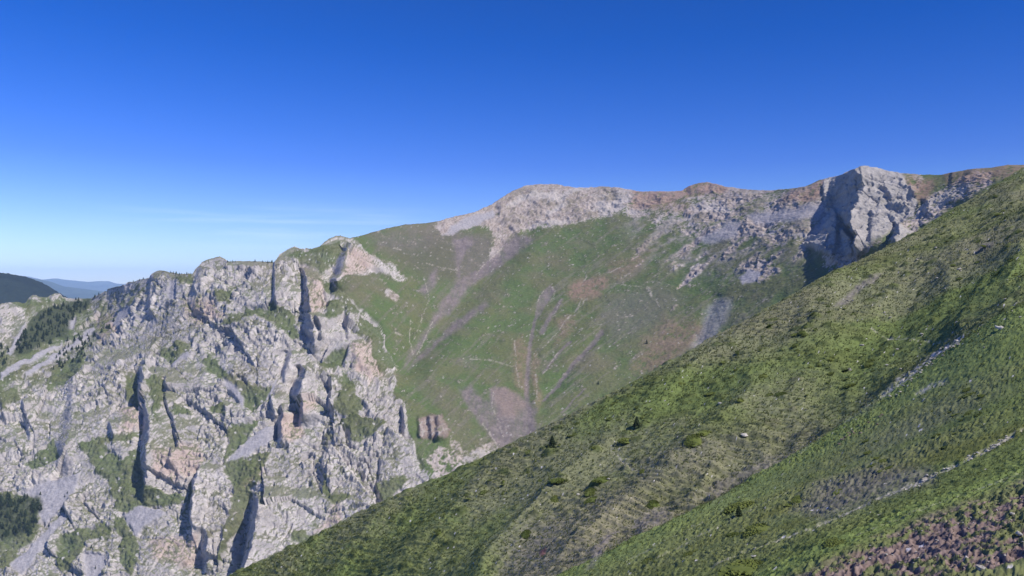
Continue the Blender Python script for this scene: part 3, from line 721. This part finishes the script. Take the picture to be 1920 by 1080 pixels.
CRAGS = [
 ([(1545,330),(1590,300),(1640,290),(1690,315),(1722,381),(1712,400),(1671,432),(1625,463),(1604,462),(1584,420),(1566,396),(1543,372)],
  'big grey limestone crag on the right skyline, its left face in deep shade'),
 ([(1566,396),(1584,420),(1604,462),(1600,476),(1541,474),(1503,462),(1530,430)], 'pointed grey pinnacle below and left of the big skyline crag, shaded left face'),
 ([(1668,452),(1684,416),(1712,436),(1692,458)], 'small dark crag just above the grass slope, right of the big skyline crag'),
 ([(616,522),(628,485),(644,452),(658,450),(690,478),(700,508),(650,516)], 'reddish crag with a dark shaded wall just below the skyline beside the grass bowl'),
 ([(784,786),(800,783),(826,778),(843,806),(838,820),(786,819)], 'lone brown rock outcrop with two dark slots in the grass beside the cliffs'),
 ([(270,700),(310,705),(340,760),(400,800),(395,860),(372,880),(352,935),(300,915),(268,890),(266,850),(282,810)], 'tall buttress right of the long dark vertical cleft in the left cliffs'),
 ([(478,930),(500,870),(560,815),(620,860),(650,960),(640,990),(520,1040),(440,1082),(455,1010)], 'broad grey buttress with a dark left edge, lowest of the cliffs above the grass slope'),
 ([(570,686),(600,682),(622,715),(618,762),(562,768),(548,745),(550,715)], 'pale upright rock tower with a dark hollow on its left, centre of the cliffs'),
 ([(530,770),(552,762),(570,790),(566,822),(540,828),(522,820),(518,800)], 'squat pinkish pinnacle beside the top of the grey scree chute'),
 ([(361,515),(378,480),(412,470),(425,488),(513,489),(514,570),(480,590),(430,585),(400,600),(372,560)], 'fluted grey cliff dome on the left skyline'),
 ([(515,492),(530,470),(560,500),(574,540),(572,585),(540,585),(517,570)], 'smooth square rock block left of the red cleft below the skyline'),
 ([(284,522),(293,500),(318,506),(332,515),(316,560),(290,570),(280,545)], 'rounded rock knob on the left skyline above a strip of scree'),
 ([(150,668),(200,670),(232,720),(236,760),(205,815),(150,840),(120,800),(128,740)], 'wide pale slab wall left of the long dark cleft'),
 ([(-10,572),(12,560),(28,566),(45,590),(50,610),(35,640),(10,665),(-20,690)], 'pale rock outcrop at the left edge below the wooded ridge'),
 ([(49,570),(54,556),(62,548),(70,552),(72,566),(60,570)], 'small pale boulder-like knob on the green saddle at far left'),
 ([(88,566),(94,552),(103,545),(115,550),(117,560),(104,568)], 'pale rounded knob on the saddle next to the dark pines'),
 ([(385,640),(420,618),(480,625),(550,640),(556,665),(530,700),(480,716),(450,708),(420,685),(395,665)], 'tilted layered slab above the curved grass ledge in mid cliffs'),
 ([(695,715),(720,755),(752,772),(770,830),(785,885),(740,892),(690,870),(664,823),(702,815),(722,788)], 'rounded grey dome of rock at the right end of the cliffs'),
 ([(1282,358),(1292,346),(1325,334),(1358,346),(1350,362),(1300,366)], 'reddish rock cap on the far skyline, left of the big grey crag'),
 ([(655,700),(664,645),(676,640),(716,700),(700,722),(665,722)], 'sharp pink-grey spire leaning left at the grass border of the cliffs'),
 ([(41,758),(55,738),(75,750),(100,800),(96,832),(70,820),(48,790)], 'small oblique fin of pale rock near the left edge'),
]
Fm = grid_faces(*MQ.shape[:2])
fu = mUa.ravel()[Fm[:, 0]]; fv = mVa.ravel()[Fm[:, 0]]
own = np.full(len(Fm), -1)
for k, (P, lab) in enumerate(CRAGS):
    ins = poly_sd(P, fu + 2.5 * pnoise(fu * .1, fv * .1, 0, 5), fv + 2.5 * pnoise(fu * .1, fv * .1, 3, 5), 3) > 0
    own[ins & (own < 0)] = k
co = MQ.reshape(-1, 3); mc = MC.reshape(-1, 3)
o = make_mesh('mountain', co, Fm[own < 0], {'surface': mc}, M_mountain); tag(o, kind='structure')
for k, (P, lab) in enumerate(CRAGS):
    o = make_mesh('rock_crag', co, Fm[own == k], {'surface': mc}, M_mountain)
    tag(o, lab, 'rock crag')
mAu = CU + MQ[..., 0] / MQ[..., 1] * F; mAv = CV - MQ[..., 2] / MQ[..., 1] * F
def mtn_hit(u, v):
    j = int(np.argmin(np.abs(mcol - u))); i = int(np.argmin(np.abs(mV[:, j] - v)))
    lo, hi = max(0, i - 12), min(NR - 1, i + 12); l2, h2 = max(0, j - 8), min(len(mcol), j + 8)
    d = (mAu[lo:hi, l2:h2] - u) ** 2 + (mAv[lo:hi, l2:h2] - v) ** 2
    a, b = np.unravel_index(np.argmin(d), d.shape)
    return Vector(MQ[lo + a, l2 + b])

# ================================================================== FAR LAND
def far_ridge(name, sky, base_v, Z0, depth, colr, rough, ns, u0=-900, u1=900, nu=360, nr=50):
    us = np.linspace(u0, u1, nu); t = np.linspace(0, 1, nr)[:, None]
    vt = lin(sky, us)
    zt = (CV - vt) / F * Z0                                  # crest height
    zb = (CV - base_v) / F * Z0
    yy = Z0 - depth * (1 - t) + 0 * us
    zz = zb + (zt - zb) * np.sin(t * math.pi / 2) ** 1.2
    xx = (us - CU) / F * Z0 + 0 * t
    Pf = np.stack([xx, yy, zz], -1)
    bk = Pf[-1][None] + np.array([0, 1.0, -.5]) * (np.linspace(0, depth, 12)[1:, None, None])
    Pf = np.concatenate([Pf, bk], 0)
    nn = fbm(Pf[..., 0] / ns, Pf[..., 1] / ns, 0, 5, 211, .6)
    Pf[..., 2] += rough * nn
    cc_ = mix(np.array(colr) * .75, np.array(colr) * 1.3, smooth(-.6, .6, nn)[..., None])
    return Pf, cc_, name
def fin(Pf, cc_, name, mat):
    o = make_mesh(name, Pf.reshape(-1, 3), grid_faces(*Pf.shape[:2]), {'surface': cc_.reshape(-1, 3)}, mat)
    return tag(o, kind='structure')
R1 = [(-900,430),(-300,460),(-60,498),(0,509),(20,512),(50,520),(70,526),(90,535),(105,544),(130,559),(160,580),(250,640),(400,760),(900,1000)]
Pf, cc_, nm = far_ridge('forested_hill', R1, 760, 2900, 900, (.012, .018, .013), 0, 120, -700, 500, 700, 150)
t_ = fbm(Pf[..., 0] / 14, Pf[..., 1] / 14, 0, 3, 217)
Pf[..., 2] += 7 * np.abs(t_) + 10 * fbm(Pf[..., 0] / 160, Pf[..., 1] / 160, 0, 4, 219)
cl = smooth(.62, .9, fbm(Pf[..., 0] / 90, Pf[..., 1] / 90, 0, 4, 223))[..., None]
cc_ = mix(cc_, np.array([.22, .20, .18]), cl * .8)
fin(Pf, cc_, nm, M_far)
RR = [
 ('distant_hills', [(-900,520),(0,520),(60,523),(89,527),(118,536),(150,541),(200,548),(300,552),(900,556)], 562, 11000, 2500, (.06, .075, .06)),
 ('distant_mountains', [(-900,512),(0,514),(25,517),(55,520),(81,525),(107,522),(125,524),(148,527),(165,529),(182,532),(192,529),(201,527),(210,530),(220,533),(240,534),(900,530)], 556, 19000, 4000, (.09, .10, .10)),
]
for nm, sk, bv, Z0, dp, cl_ in RR:
    Pf, cc_, n_ = far_ridge(nm, sk, bv, Z0, dp, cl_, Z0 * .0018, Z0 * .09)
    fin(Pf, cc_, n_, M_far)
# valley floor reaching the horizon
gx = np.concatenate([-np.geomspace(23500, 400, 40), np.geomspace(400, 23500, 40)]); gy = np.concatenate([[-3000, -1000], np.geomspace(300, 23500, 70)])
GX, GY = np.meshgrid(gx, gy)
GZ = -650 + 60 * fbm(GX / 5000, GY / 5000, 0, 4, 231) * smooth(1500, 4000, GY)
Pg = np.stack([GX, GY, GZ], -1); ng = fbm(GX / 2500, GY / 2500, 0, 4, 233)[..., None]
fin(Pg, mix(np.array([.05, .07, .035]), np.array([.13, .13, .08]), smooth(-.5, .5, ng)), 'valley_ground', M_far)

# ================================================================== PLANTS AND STONES
def tri_soup(name, V, Fc, mat, smooth_shade=False):
    o = make_mesh(name, np.array(V, float), np.array(Fc, int), None, mat, smooth_shade); return o
def pine_mesh(h, w, n, seed):
    r = np.random.default_rng(seed); V = []; Fc = []
    for i in range(n):
        t = r.random() ** .75; z = h * (.12 + .88 * t)
        lay = .75 + .25 * math.sin(t * 34)
        R = w * (1 - t) ** .8 * lay * (.55 + .5 * r.random()) + .04 * w
        a = r.random() * 2 * math.pi
        cx, cy = R * .75 * math.cos(a), R * .75 * math.sin(a)
        s = w * .42 * (1.15 - t * .7) * (.6 + .6 * r.random())
        p = np.array([cx, cy, z - .12 * R])
        d1 = np.array([math.cos(a), math.sin(a), -.35]) * s; d2 = np.array([-math.sin(a), math.cos(a), .2 * r.normal()]) * s * .8
        up = np.array([0, 0, s * .55])
        k = len(V); V += [p - d1 * .4 + up, p + d1 - d2 * .2, p + d2 * .7, p - d2 * .7 - up * .3]
        Fc += [(k, k + 1, k + 2), (k, k + 3, k + 1), (k + 1, k + 3, k + 2)]
    return V, Fc
def trunk_mesh(h, r0):
    V = []; Fc = []; n = 6
    for k, (z, r) in enumerate([(-.3, r0 * 1.3), (h * .1, r0), (h * .5, r0 * .7), (h * .92, r0 * .15)]):
        for i in range(n):
            a = 2 * math.pi * i / n; V.append((r * math.cos(a) + .02 * k * h * .2, r * math.sin(a), z))
    for k in range(3):
        for i in range(n):
            a, b = k * n + i, k * n + (i + 1) % n; Fc += [(a, b, b + n), (a, b + n, a + n)]
    return V, Fc
def plant(name, loc, label, cat, group, rz, sc_, protos):
    """a thing (empty) with copies of the prototype parts"""
    t = bpy.data.objects.new(name, None); link(t); t.empty_display_size = .5
    t.location = loc; t.rotation_euler = (0, 0, rz); t.scale = (sc_[0], sc_[0], sc_[1])
    tag(t, label, cat, group)
    for nm, me in protos:
        c_ = bpy.data.objects.new(nm, me); link(c_); c_.parent = t
    return t
def meshdata(name, V, Fc, mat):
    o = tri_soup(name, V, Fc, mat); me = o.data; bpy.data.objects.remove(o); return me
PINES = []
for s in range(5):
    V, Fc = pine_mesh(8, [2.2, 2.6, 1.9, 2.9, 2.4][s], 150, 300 + s)
    PINES.append([('crown', meshdata('crown', V, Fc, M_pine)), ('trunk', meshdata('trunk', *trunk_mesh(8, .2), M_bark))])
def rnd_in(P, n, r):
    P = np.array(P, float); out = []
    while len(out) < n:
        u, v = r.uniform(P[:, 0].min(), P[:, 0].max()), r.uniform(P[:, 1].min(), P[:, 1].max())
        if poly_sd(P, np.array([u]), np.array([v]), 1)[0] > 0: out.append((u, v))
    return out
r = np.random.default_rng(42)
def pine(u, v, hpx, label, group, name='pine_tree', cat='pine tree'):
    p = mtn_hit(u, v); Z = p.y; hm = hpx / F * Z
    s = hm / 8
    plant(name, p - Vector((0, 0, .5)), label, cat, group, r.uniform(0, 6.3), (s * r.uniform(.85, 1.25), s), PINES[r.integers(5)])
W1 = [(70,592),(112,574),(172,563),(166,578),(132,604),(122,628),(96,645),(60,655),(25,668),(40,630)]
W2 = [(122,640),(178,617),(222,597),(205,618),(178,645),(146,682),(94,700),(105,672)]
W3 = [(-5,640),(17,655),(15,680),(-5,690)]
W4 = [(-5,928),(75,932),(78,962),(62,1000),(-5,1010)]
for u, v in rnd_in(W1, 125, r): pine(u, v, r.uniform(6, 12), 'dark pine in the wood running down from the green saddle', 'pines in the wood below the saddle')
for u, v in rnd_in(W2, 60, r): pine(u, v, r.uniform(6, 10), 'dark pine on the stony slope left of the pale slab wall', 'pines scattered on the stony slope')
for u, v in rnd_in(W3, 10, r): pine(u, v, r.uniform(7, 12), 'dark pine at the left edge below the pale outcrop', 'pines at the left edge')
for u, v in rnd_in(W4, 75, r): pine(u, v, r.uniform(9, 15), 'dark pine in the small wood at the lower left corner', 'pines in the lower left wood')
for u, v in [(76,926),(127,923),(121,930),(129,935),(115,955),(172,1026),(180,1064),(64,600),(143,560),(178,556),(185,552)]:
    pine(u, v + 2, r.uniform(5, 8), 'single small dark pine standing apart from the woods on the left slope', 'scattered single pines')
for u in [205,212,216,229,241,246,250,262,268,320,326,331,336,341,346,350,354,358,427,431,436,441,478,492,498,502,505,508,511,602]:
    v = float(lin(SKY, u))
    pine(u, v + 1.5, r.uniform(3, 5.5), 'tiny dark pine standing on the left rock skyline', 'pines along the skyline')
pine(1213, 644, 9, 'lone dark pine in the middle of the green bowl', None)
pine(1121, 720, 7, 'round dark bush low in the green bowl', None, 'bush', 'bush')

# near slope: trees, junipers, stones, tufts
def near_tree(u, v, hpx, label):
    hit = near_hit(u, v)
    p, n, Z = hit; hm = hpx / F * Z; s = hm / 8
    plant('pine_tree', p - Vector((0, 0, .15)), label, 'pine tree', None, 1.1 * u, (s * 1.25, s), NEARPINE)
V, Fc = pine_mesh(8, 2.8, 420, 777)
NEARPINE = [('crown', meshdata('crown', V, Fc, M_pine)), ('trunk', meshdata('trunk', *trunk_mesh(8, .22), M_bark))]
near_tree(1195, 801, 21, 'lone small pine near the crest of the grass slope, behind a brown-green cushion')
near_tree(1036, 838, 21, 'lone small pine nearest the crest of the grass slope, with a long shadow')
near_tree(1386, 968, 20, 'dark little pine on the near spur above the track')
def juniper_mesh(seed, n=900):
    r_ = np.random.default_rng(seed); V = []; Fc = []
    lob = [(r_.uniform(-.5, .5), r_.uniform(-.5, .5), r_.uniform(.35, .65)) for _ in range(7)]
    for i in range(n):
        lx, ly, lr = lob[r_.integers(7)]
        a = r_.random() * 6.283; e = math.asin(r_.random() ** .8)
        R = lr * (.85 + .22 * r_.random())
        p = np.array([lx + R * math.cos(a) * math.cos(e), ly + R * math.sin(a) * math.cos(e), .62 * R * math.sin(e)])
        nrm = np.array([math.cos(a) * math.cos(e), math.sin(a) * math.cos(e), math.sin(e) + .5]) + .5 * r_.normal(size=3)
        nrm /= np.linalg.norm(nrm)
        t_1 = np.cross(nrm, [0.3, .2, 1]); t_1 /= np.linalg.norm(t_1); t_2 = np.cross(nrm, t_1)
        s = .05 + .06 * r_.random(); k = len(V)
        V += [p + t_1 * s, p - t_1 * s * .6 + t_2 * s * .8, p - t_1 * s * .6 - t_2 * s * .8, p + nrm * s * 1.3]
        Fc += [(k, k + 1, k + 2), (k, k + 1, k + 3), (k + 1, k + 2, k + 3)]
    return V, Fc
def core_mesh(seed):
    r_ = np.random.default_rng(seed); V = []; Fc = []; n = 14
    for a in range(6):
        e = a / 5 * math.pi / 2
        for b in range(n):
            t_ = b / n * 6.283; R = .78 * math.cos(e) * (1 + .12 * r_.normal()) + .01
            V.append((R * math.cos(t_), R * math.sin(t_), .36 * math.sin(e) - .12 * (a == 0)))
    for a in range(5):
        for b in range(n):
            i, j = a * n + b, a * n + (b + 1) % n; Fc += [(i, j, j + n), (i, j + n, i + n)]
    return V, Fc
JUN = []
for s in range(5):
    V, Fc = juniper_mesh(500 + s); V2, F2 = core_mesh(520 + s); k = len(V)
    JUN.append(meshdata('juniper', V + V2, Fc + [(a + k, b + k, c_ + k) for a, b, c_ in F2], M_juniper))
def juniper(u, v, wpx, label, group=None, hs=1.0):
    hit = near_hit(u, v)
    if hit is None: return
    p, n, Z = hit; R = wpx / F * Z / 2 / .85
    o = bpy.data.objects.new('juniper_shrub', JUN[r.integers(5)]); link(o)
    q = Vector((0, 0, 1)).rotation_difference(((n + Vector((0, 0, .6))).normalized())); o.rotation_mode = 'QUATERNION'; o.rotation_quaternion = q
    o.location = p - n * .05; o.scale = (R * r.uniform(.85, 1.2), R * r.uniform(.85, 1.2), R * hs * r.uniform(.45, .7))
    tag(o, label, 'juniper shrub', group)
for u, v, w, lab in [
 (1174,822,32,'round olive juniper cushion just below the lone pine near the crest'),
 (1128,894,30,'oval juniper cushion above the pair of round ones on the near slope'),
 (1105,920,22,'round juniper cushion on the near slope, upper one of a close pair'),
 (1108,934,24,'round juniper cushion on the near slope, lower one of a close pair'),
 (1206,884,15,'small round juniper beside the faint footpath on the near slope'),
 (1318,806,36,'long olive juniper patch left of the dark hollow in mid slope'),
 (1300,822,34,'dark juniper patch with a shaded left end in mid slope'),
 (1045,895,34,'long low juniper left of the oval cushion on the near slope'),
 (985,1000,20,'lone round juniper low on the left of the near slope'),
 (1590,720,20,'dark juniper in the hollow near the stony gully'),
 (1432,703,18,'juniper on the upper slope among brownish grass'),
 (1630,683,18,'small juniper on smooth green turf left of the gully path'),
 (1462,737,22,'olive juniper below the brownish grass of the upper slope'),
 (1380,945,50,'broad juniper cushion at the left end of the near spur'),
 (1225,945,24,'juniper on top of the dark eroded hollow'),
 (1420,985,60,'wide juniper cushion on the near spur below the little pine'),
 (1400,1058,90,'largest juniper cushion, at the bottom of the picture beside the stony path'),
 (1565,1010,44,'juniper cushion on the grass strip above the brown eroded bank'),
 (1040,935,22,'small juniper left of the close pair on the near slope'),
 (1330,735,18,'small juniper high on the near slope left of the brown turf')]:
    juniper(u, v + w * .18, w, lab)
def jscatter(P, n, lo, hi, lab, grp):
    for u, v in rnd_in(P, n, r): juniper(u, v, r.uniform(lo, hi), lab, grp, .8)
jscatter([(780,960),(960,860),(1200,730),(1330,660),(1350,690),(1220,790),(1120,870),(960,960),(820,1020)], 70, 5, 13, 'low dark tussock shrub near the crest of the grass slope', 'shrubs along the crest of the near slope')
jscatter([(1350,660),(1500,580),(1600,560),(1640,700),(1500,760),(1350,760)], 50, 5, 14, 'low olive shrub on the middle of the grass slope', 'shrubs on the middle of the near slope')
jscatter([(1700,460),(1780,420),(1920,340),(1920,540),(1700,560)], 35, 5, 14, 'low dark shrub high on the right of the grass slope', 'shrubs high on the right of the slope')
jscatter([(1180,1060),(1500,900),(1640,800),(1900,660),(1900,780),(1650,900),(1450,980),(1330,1050)], 45, 8, 26, 'low green shrub on the near spur between gully and stony path', 'shrubs on the near spur')
def stone_mesh(seed):
    r_ = np.random.default_rng(seed); V = []; Fc = []; n, m_ = 9, 6
    for a in range(m_):
        e = (a / (m_ - 1) - .5) * math.pi
        for b in range(n):
            t_ = b / n * 6.283; d = np.array([math.cos(e) * math.cos(t_), math.cos(e) * math.sin(t_), math.sin(e)])
            q = 1 + .5 * float(pnoise(np.array([d[0] * 1.3]), np.array([d[1] * 1.3]), np.array([d[2] * 1.3]), seed)[0])
            d = d * q; d[2] *= .6; d = np.round(d * 3.2) / 3.2 * .5 + d * .5
            V.append(tuple(d))
    for a in range(m_ - 1):
        for b in range(n):
            i, j = a * n + b, a * n + (b + 1) % n; Fc += [(i, j, j + n), (i, j + n, i + n)]
    return V, Fc
STN = [meshdata('stone', *stone_mesh(600 + s), M_stone) for s in range(5)]
STB = [meshdata('brown_stone', *stone_mesh(620 + s), M_darkstone) for s in range(4)]
def stone(u, v, wpx, label, group=None, dark=False, name='stone'):
    hit = near_hit(u, v)
    if hit is None: return
    p, n, Z = hit; R = wpx / F * Z / 2
    me = (STB if dark else STN)[r.integers(4)]
    o = bpy.data.objects.new(name, me); link(o); o.location = p + n * R * .15; o.rotation_euler = (r.uniform(-.3, .3), r.uniform(-.3, .3), r.uniform(0, 6.3))
    o.scale = (R * r.uniform(.8, 1.2), R * r.uniform(.8, 1.2), R * r.uniform(.7, 1.1)); tag(o, label, 'stone', group)
for u, v, w, lab in [(1800,508,9,'pale stone lying on smooth turf high on the right'),(1350,757,8,'white flat stone on the middle slope'),(1396,818,11,'flat white stone above the bare grey patch'),
 (1728,627,7,'small white stone beside the faint cross path'),(1617,648,8,'white stone on the turf above the hollow'),(1662,685,6,'white stone left of the gully path'),
 (1595,694,8,'flat white stone above the dark hollow'),(1690,692,5,'tiny white stone by the gully path'),(1141,899,7,'small white stone beside the oval juniper cushion'),
 (1083,928,7,'small pale stone left of the juniper pair'),(1415,1044,8,'pale stone beside the largest juniper'),(1911,1004,13,'largest pale boulder, on the brown bank at the right edge'),
 (1838,1067,20,'flat pale slab at the foot of the brown bank'),(1877,616,16,'upright pale boulder on the right side of the upper turf'),(1897,966,10,'pale stone on the brown bank near the right edge')]:
    stone(u, v, w, lab, name='boulder' if w > 12 else 'stone')
for P, n, lo, hi, lab, grp, dk in [
 ([(1560,560),(1920,380),(1920,640),(1700,700)], 40, 2.2, 5, 'small pale stone on the upper turf of the right slope', 'stones on the upper turf', False),
 ([(1660,745),(1790,632),(1805,640),(1675,750)], 40, 2.5, 6, 'pale stone in the stony gully path', 'stones in the gully path', False),
 ([(1560,830),(1660,770),(1665,785),(1570,838)], 22, 3, 6, 'brownish stone below the gully path', 'stones below the gully path', True),
 ([(1700,915),(1920,803),(1920,812),(1705,922)], 40, 2.5, 6, 'pale stone along the lower stony path', 'stones along the lower path', False),
 ([(1560,1070),(1640,1010),(1760,960),(1920,915),(1920,1035),(1840,1070)], 40, 2, 5, 'stone in the brown eroded bank at lower right', 'stones in the brown bank', False),
 ([(1560,1070),(1640,1010),(1760,960),(1920,915),(1920,1035),(1840,1070)], 40, 3, 6, 'brown stone in the eroded bank at lower right', 'brown stones in the eroded bank', True)]:
    for u, v in rnd_in(P, n, r): stone(u, v, r.uniform(lo, hi), lab, grp, dk)

# grass tufts: nobody could count them
def tufts():
    r_ = np.random.default_rng(900); n = 60000
    i = r_.integers(60, nZ.shape[0] - 60, n * 3); j = r_.integers(30, nZ.shape[1] - 30, n * 3)
    keep = (nU[i, j] > 380) & (nVapp[i, j] < 1110) & (nZ[i, j] < 420) & (path[i, j] < .3) & ((bank[i, j] < .4) | (bank_green[i, j] > .5) | (r_.random(n * 3) < .12)) & (bare[i, j] < .6)
    i, j = i[keep][:n], j[keep][:n]; n = len(i)
    base = NP[i, j]; Zs = nZ[i, j]; sz = np.clip(Zs * .0016, .05, .2) * r_.uniform(.6, 1.5, n)
    nb = 4; V = np.zeros((n, nb * 3, 3))
    for b in range(nb):
        a = r_.random(n) * 6.283; lean = r_.uniform(.2, .9, n)
        dx, dy = np.cos(a), np.sin(a); w = sz * .22
        V[:, b * 3, :] = base + np.stack([-dy * w, dx * w, -.03 + 0 * w], -1); V[:, b * 3 + 1, :] = base + np.stack([dy * w, -dx * w, -.03 + 0 * w], -1)
        V[:, b * 3 + 2, :] = base + np.stack([dx * sz * lean, dy * sz * lean, sz], -1)
    o = make_mesh('grass', V.reshape(-1, 3), np.arange(n * nb * 3).reshape(-1, 3), None, M_grass, False)
    tag(o, 'short tufty grass covering the near slope', 'grass', kind='stuff')
tufts()

# ================================================================== SKY, SUN, HAZE, CAMERA
SUN_EL = math.radians(50); SUN_AZ = math.radians(119)           # clockwise from the view direction (+Y)
w = bpy.data.worlds.new('World'); scene.world = w; w.use_nodes = True
nt = w.node_tree; nt.nodes.clear(); N = nt.nodes.new; L = nt.links.new
sky = N('ShaderNodeTexSky'); sky.sky_type = 'NISHITA'; sky.sun_disc = False
sky.sun_elevation = SUN_EL; sky.sun_rotation = SUN_AZ; sky.altitude = 2000; sky.air_density = 1.0; sky.dust_density = .3; sky.ozone_density = 2.5
bg = N('ShaderNodeBackground'); bg.inputs[1].default_value = .13
hs = N('ShaderNodeHueSaturation'); hs.inputs['Saturation'].default_value = 1.36; hs.inputs['Value'].default_value = 1.0
vm_ = N('ShaderNodeVectorMath'); vm_.operation = 'MULTIPLY'; 
g0 = N('ShaderNodeTexCoord'); s0 = N('ShaderNodeSeparateXYZ'); L(g0.outputs['Generated'], s0.inputs[0])
r0 = N('ShaderNodeMapRange'); r0.inputs[1].default_value = .02; r0.inputs[2].default_value = .15; L(s0.outputs[2], r0.inputs[0])
k0 = N('ShaderNodeMix'); k0.data_type = 'RGBA'; L(r0.outputs[0], k0.inputs[0]); k0.inputs[6].default_value = (.95, .93, 1.04, 1); k0.inputs[7].default_value = (.88, .77, 1.08, 1)
L(k0.outputs[2], vm_.inputs[1])
L(sky.outputs[0], vm_.inputs[0]); g_ = N('ShaderNodeTexCoord'); s_ = N('ShaderNodeSeparateXYZ'); L(g_.outputs['Generated'], s_.inputs[0])
ez = N('ShaderNodeMapRange'); ez.inputs[1].default_value = .05; ez.inputs[2].default_value = .36; ez.inputs[3].default_value = .98; ez.inputs[4].default_value = .76; L(s_.outputs[2], ez.inputs[0])
ex = N('ShaderNodeMapRange'); ex.inputs[1].default_value = -.55; ex.inputs[2].default_value = .55; ex.inputs[3].default_value = 1.12; ex.inputs[4].default_value = .86; L(s_.outputs[0], ex.inputs[0])
pr = N('ShaderNodeMath'); pr.operation = 'MULTIPLY'; L(ez.outputs[0], pr.inputs[0]); L(ex.outputs[0], pr.inputs[1])
sc2 = N('ShaderNodeVectorMath'); sc2.operation = 'SCALE'; L(vm_.outputs[0], sc2.inputs[0]); L(pr.outputs[0], sc2.inputs['Scale'])
L(sc2.outputs[0], hs.inputs['Color'])
# faint cirrus streaks low on the left
tc = N('ShaderNodeTexCoord'); mp = N('ShaderNodeMapping'); mp.inputs['Rotation'].default_value = (0, math.radians(8), 0); mp.inputs['Scale'].default_value = (3.5, 3.5, 60)
L(tc.outputs['Generated'], mp.inputs[0])
cn = N('ShaderNodeTexNoise'); cn.inputs['Scale'].default_value = 1.6; cn.inputs['Detail'].default_value = 5; L(mp.outputs[0], cn.inputs['Vector'])
cr = N('ShaderNodeValToRGB'); cr.color_ramp.elements[0].position = .47; cr.color_ramp.elements[1].position = .72; L(cn.outputs[0], cr.inputs[0])
sx = N('ShaderNodeSeparateXYZ'); L(tc.outputs['Generated'], sx.inputs[0])
def band(sock, a, b, c_, d):
    m1 = N('ShaderNodeMapRange'); m1.interpolation_type = 'SMOOTHSTEP'; m1.inputs[1].default_value = a; m1.inputs[2].default_value = b; L(sock, m1.inputs[0])
    m2 = N('ShaderNodeMapRange'); m2.interpolation_type = 'SMOOTHSTEP'; m2.inputs[1].default_value = c_; m2.inputs[2].default_value = d; m2.inputs[3].default_value = 1; m2.inputs[4].default_value = 0; L(sock, m2.inputs[0])
    mm = N('ShaderNodeMath'); mm.operation = 'MULTIPLY'; L(m1.outputs[0], mm.inputs[0]); L(m2.outputs[0], mm.inputs[1]); return mm
bz_ = band(sx.outputs[2], .03, .06, .075, .11); bx_ = band(sx.outputs[0], -.5, -.36, -.18, -.06)
m3 = N('ShaderNodeMath'); m3.operation = 'MULTIPLY'; L(bz_.outputs[0], m3.inputs[0]); L(bx_.outputs[0], m3.inputs[1])
m4 = N('ShaderNodeMath'); m4.operation = 'MULTIPLY'; L(m3.outputs[0], m4.inputs[0]); L(cr.outputs[0], m4.inputs[1])
m5 = N('ShaderNodeMath'); m5.operation = 'MULTIPLY'; m5.inputs[1].default_value = .22; L(m4.outputs[0], m5.inputs[0])
mx = N('ShaderNodeMix'); mx.data_type = 'RGBA'; L(m5.outputs[0], mx.inputs[0]); L(hs.outputs[0], mx.inputs[6]); mx.inputs[7].default_value = (7, 8, 9, 1)
L(mx.outputs[2], bg.inputs[0])
out = N('ShaderNodeOutputWorld'); L(bg.outputs[0], out.inputs[0])
sl = bpy.data.lights.new('sun', 'SUN'); sl.energy = 4.2; sl.angle = math.radians(.5); sl.color = (1, .95, .88)
so = link(bpy.data.objects.new('sun', sl))
d = Vector((math.sin(SUN_AZ) * math.cos(SUN_EL), math.cos(SUN_AZ) * math.cos(SUN_EL), math.sin(SUN_EL)))
so.rotation_euler = d.to_track_quat('Z', 'Y').to_euler()
so.location = (0, 0, 900)
# the air
zlo, zhi = -760.0, 560.0
xs, y0, y1 = 24000.0, -3200.0, 24000.0
V = [(-xs, y0, zlo), (xs, y0, zlo), (xs, y1, zlo), (-xs, y1, zlo), (-xs, y0, zhi), (xs, y0, zhi), (xs, y1, zhi), (-xs, y1, zhi)]
me = bpy.data.meshes.new('haze'); me.from_pydata(V, [], [(0, 3, 2, 1), (4, 5, 6, 7), (0, 1, 5, 4), (1, 2, 6, 5), (2, 3, 7, 6), (3, 0, 4, 7)])
hz = link(bpy.data.objects.new('haze', me)); tag(hz, 'thin blue air between the camera and the far hills', 'haze', kind='stuff')
hm = bpy.data.materials.new('air'); hm.use_nodes = True; nt = hm.node_tree; nt.nodes.clear()
o_ = nt.nodes.new('ShaderNodeOutputMaterial'); pv = nt.nodes.new('ShaderNodeVolumePrincipled')
pv.inputs['Color'].default_value = (.46, .69, 1.0, 1); pv.inputs['Density'].default_value = 5.5e-5; pv.inputs['Anisotropy'].default_value = -.35
nt.links.new(pv.outputs[0], o_.inputs['Volume']); me.materials.append(hm)

cam = bpy.data.cameras.new('camera'); cam.sensor_width = 36; cam.lens = 36 * F / 1920; cam.clip_start = .5; cam.clip_end = 120000
camo = link(bpy.data.objects.new('camera', cam)); camo.rotation_euler = (math.radians(90), 0, 0); camo.location = (0, 0, 0)
scene.camera = camo
scene.view_settings.view_transform = 'Standard'; scene.view_settings.look = 'None'; scene.view_settings.exposure = .35; scene.view_settings.gamma = 1
scene.view_settings.use_curve_mapping = False
scene.cycles.max_bounces = 4; scene.cycles.volume_bounces = 1
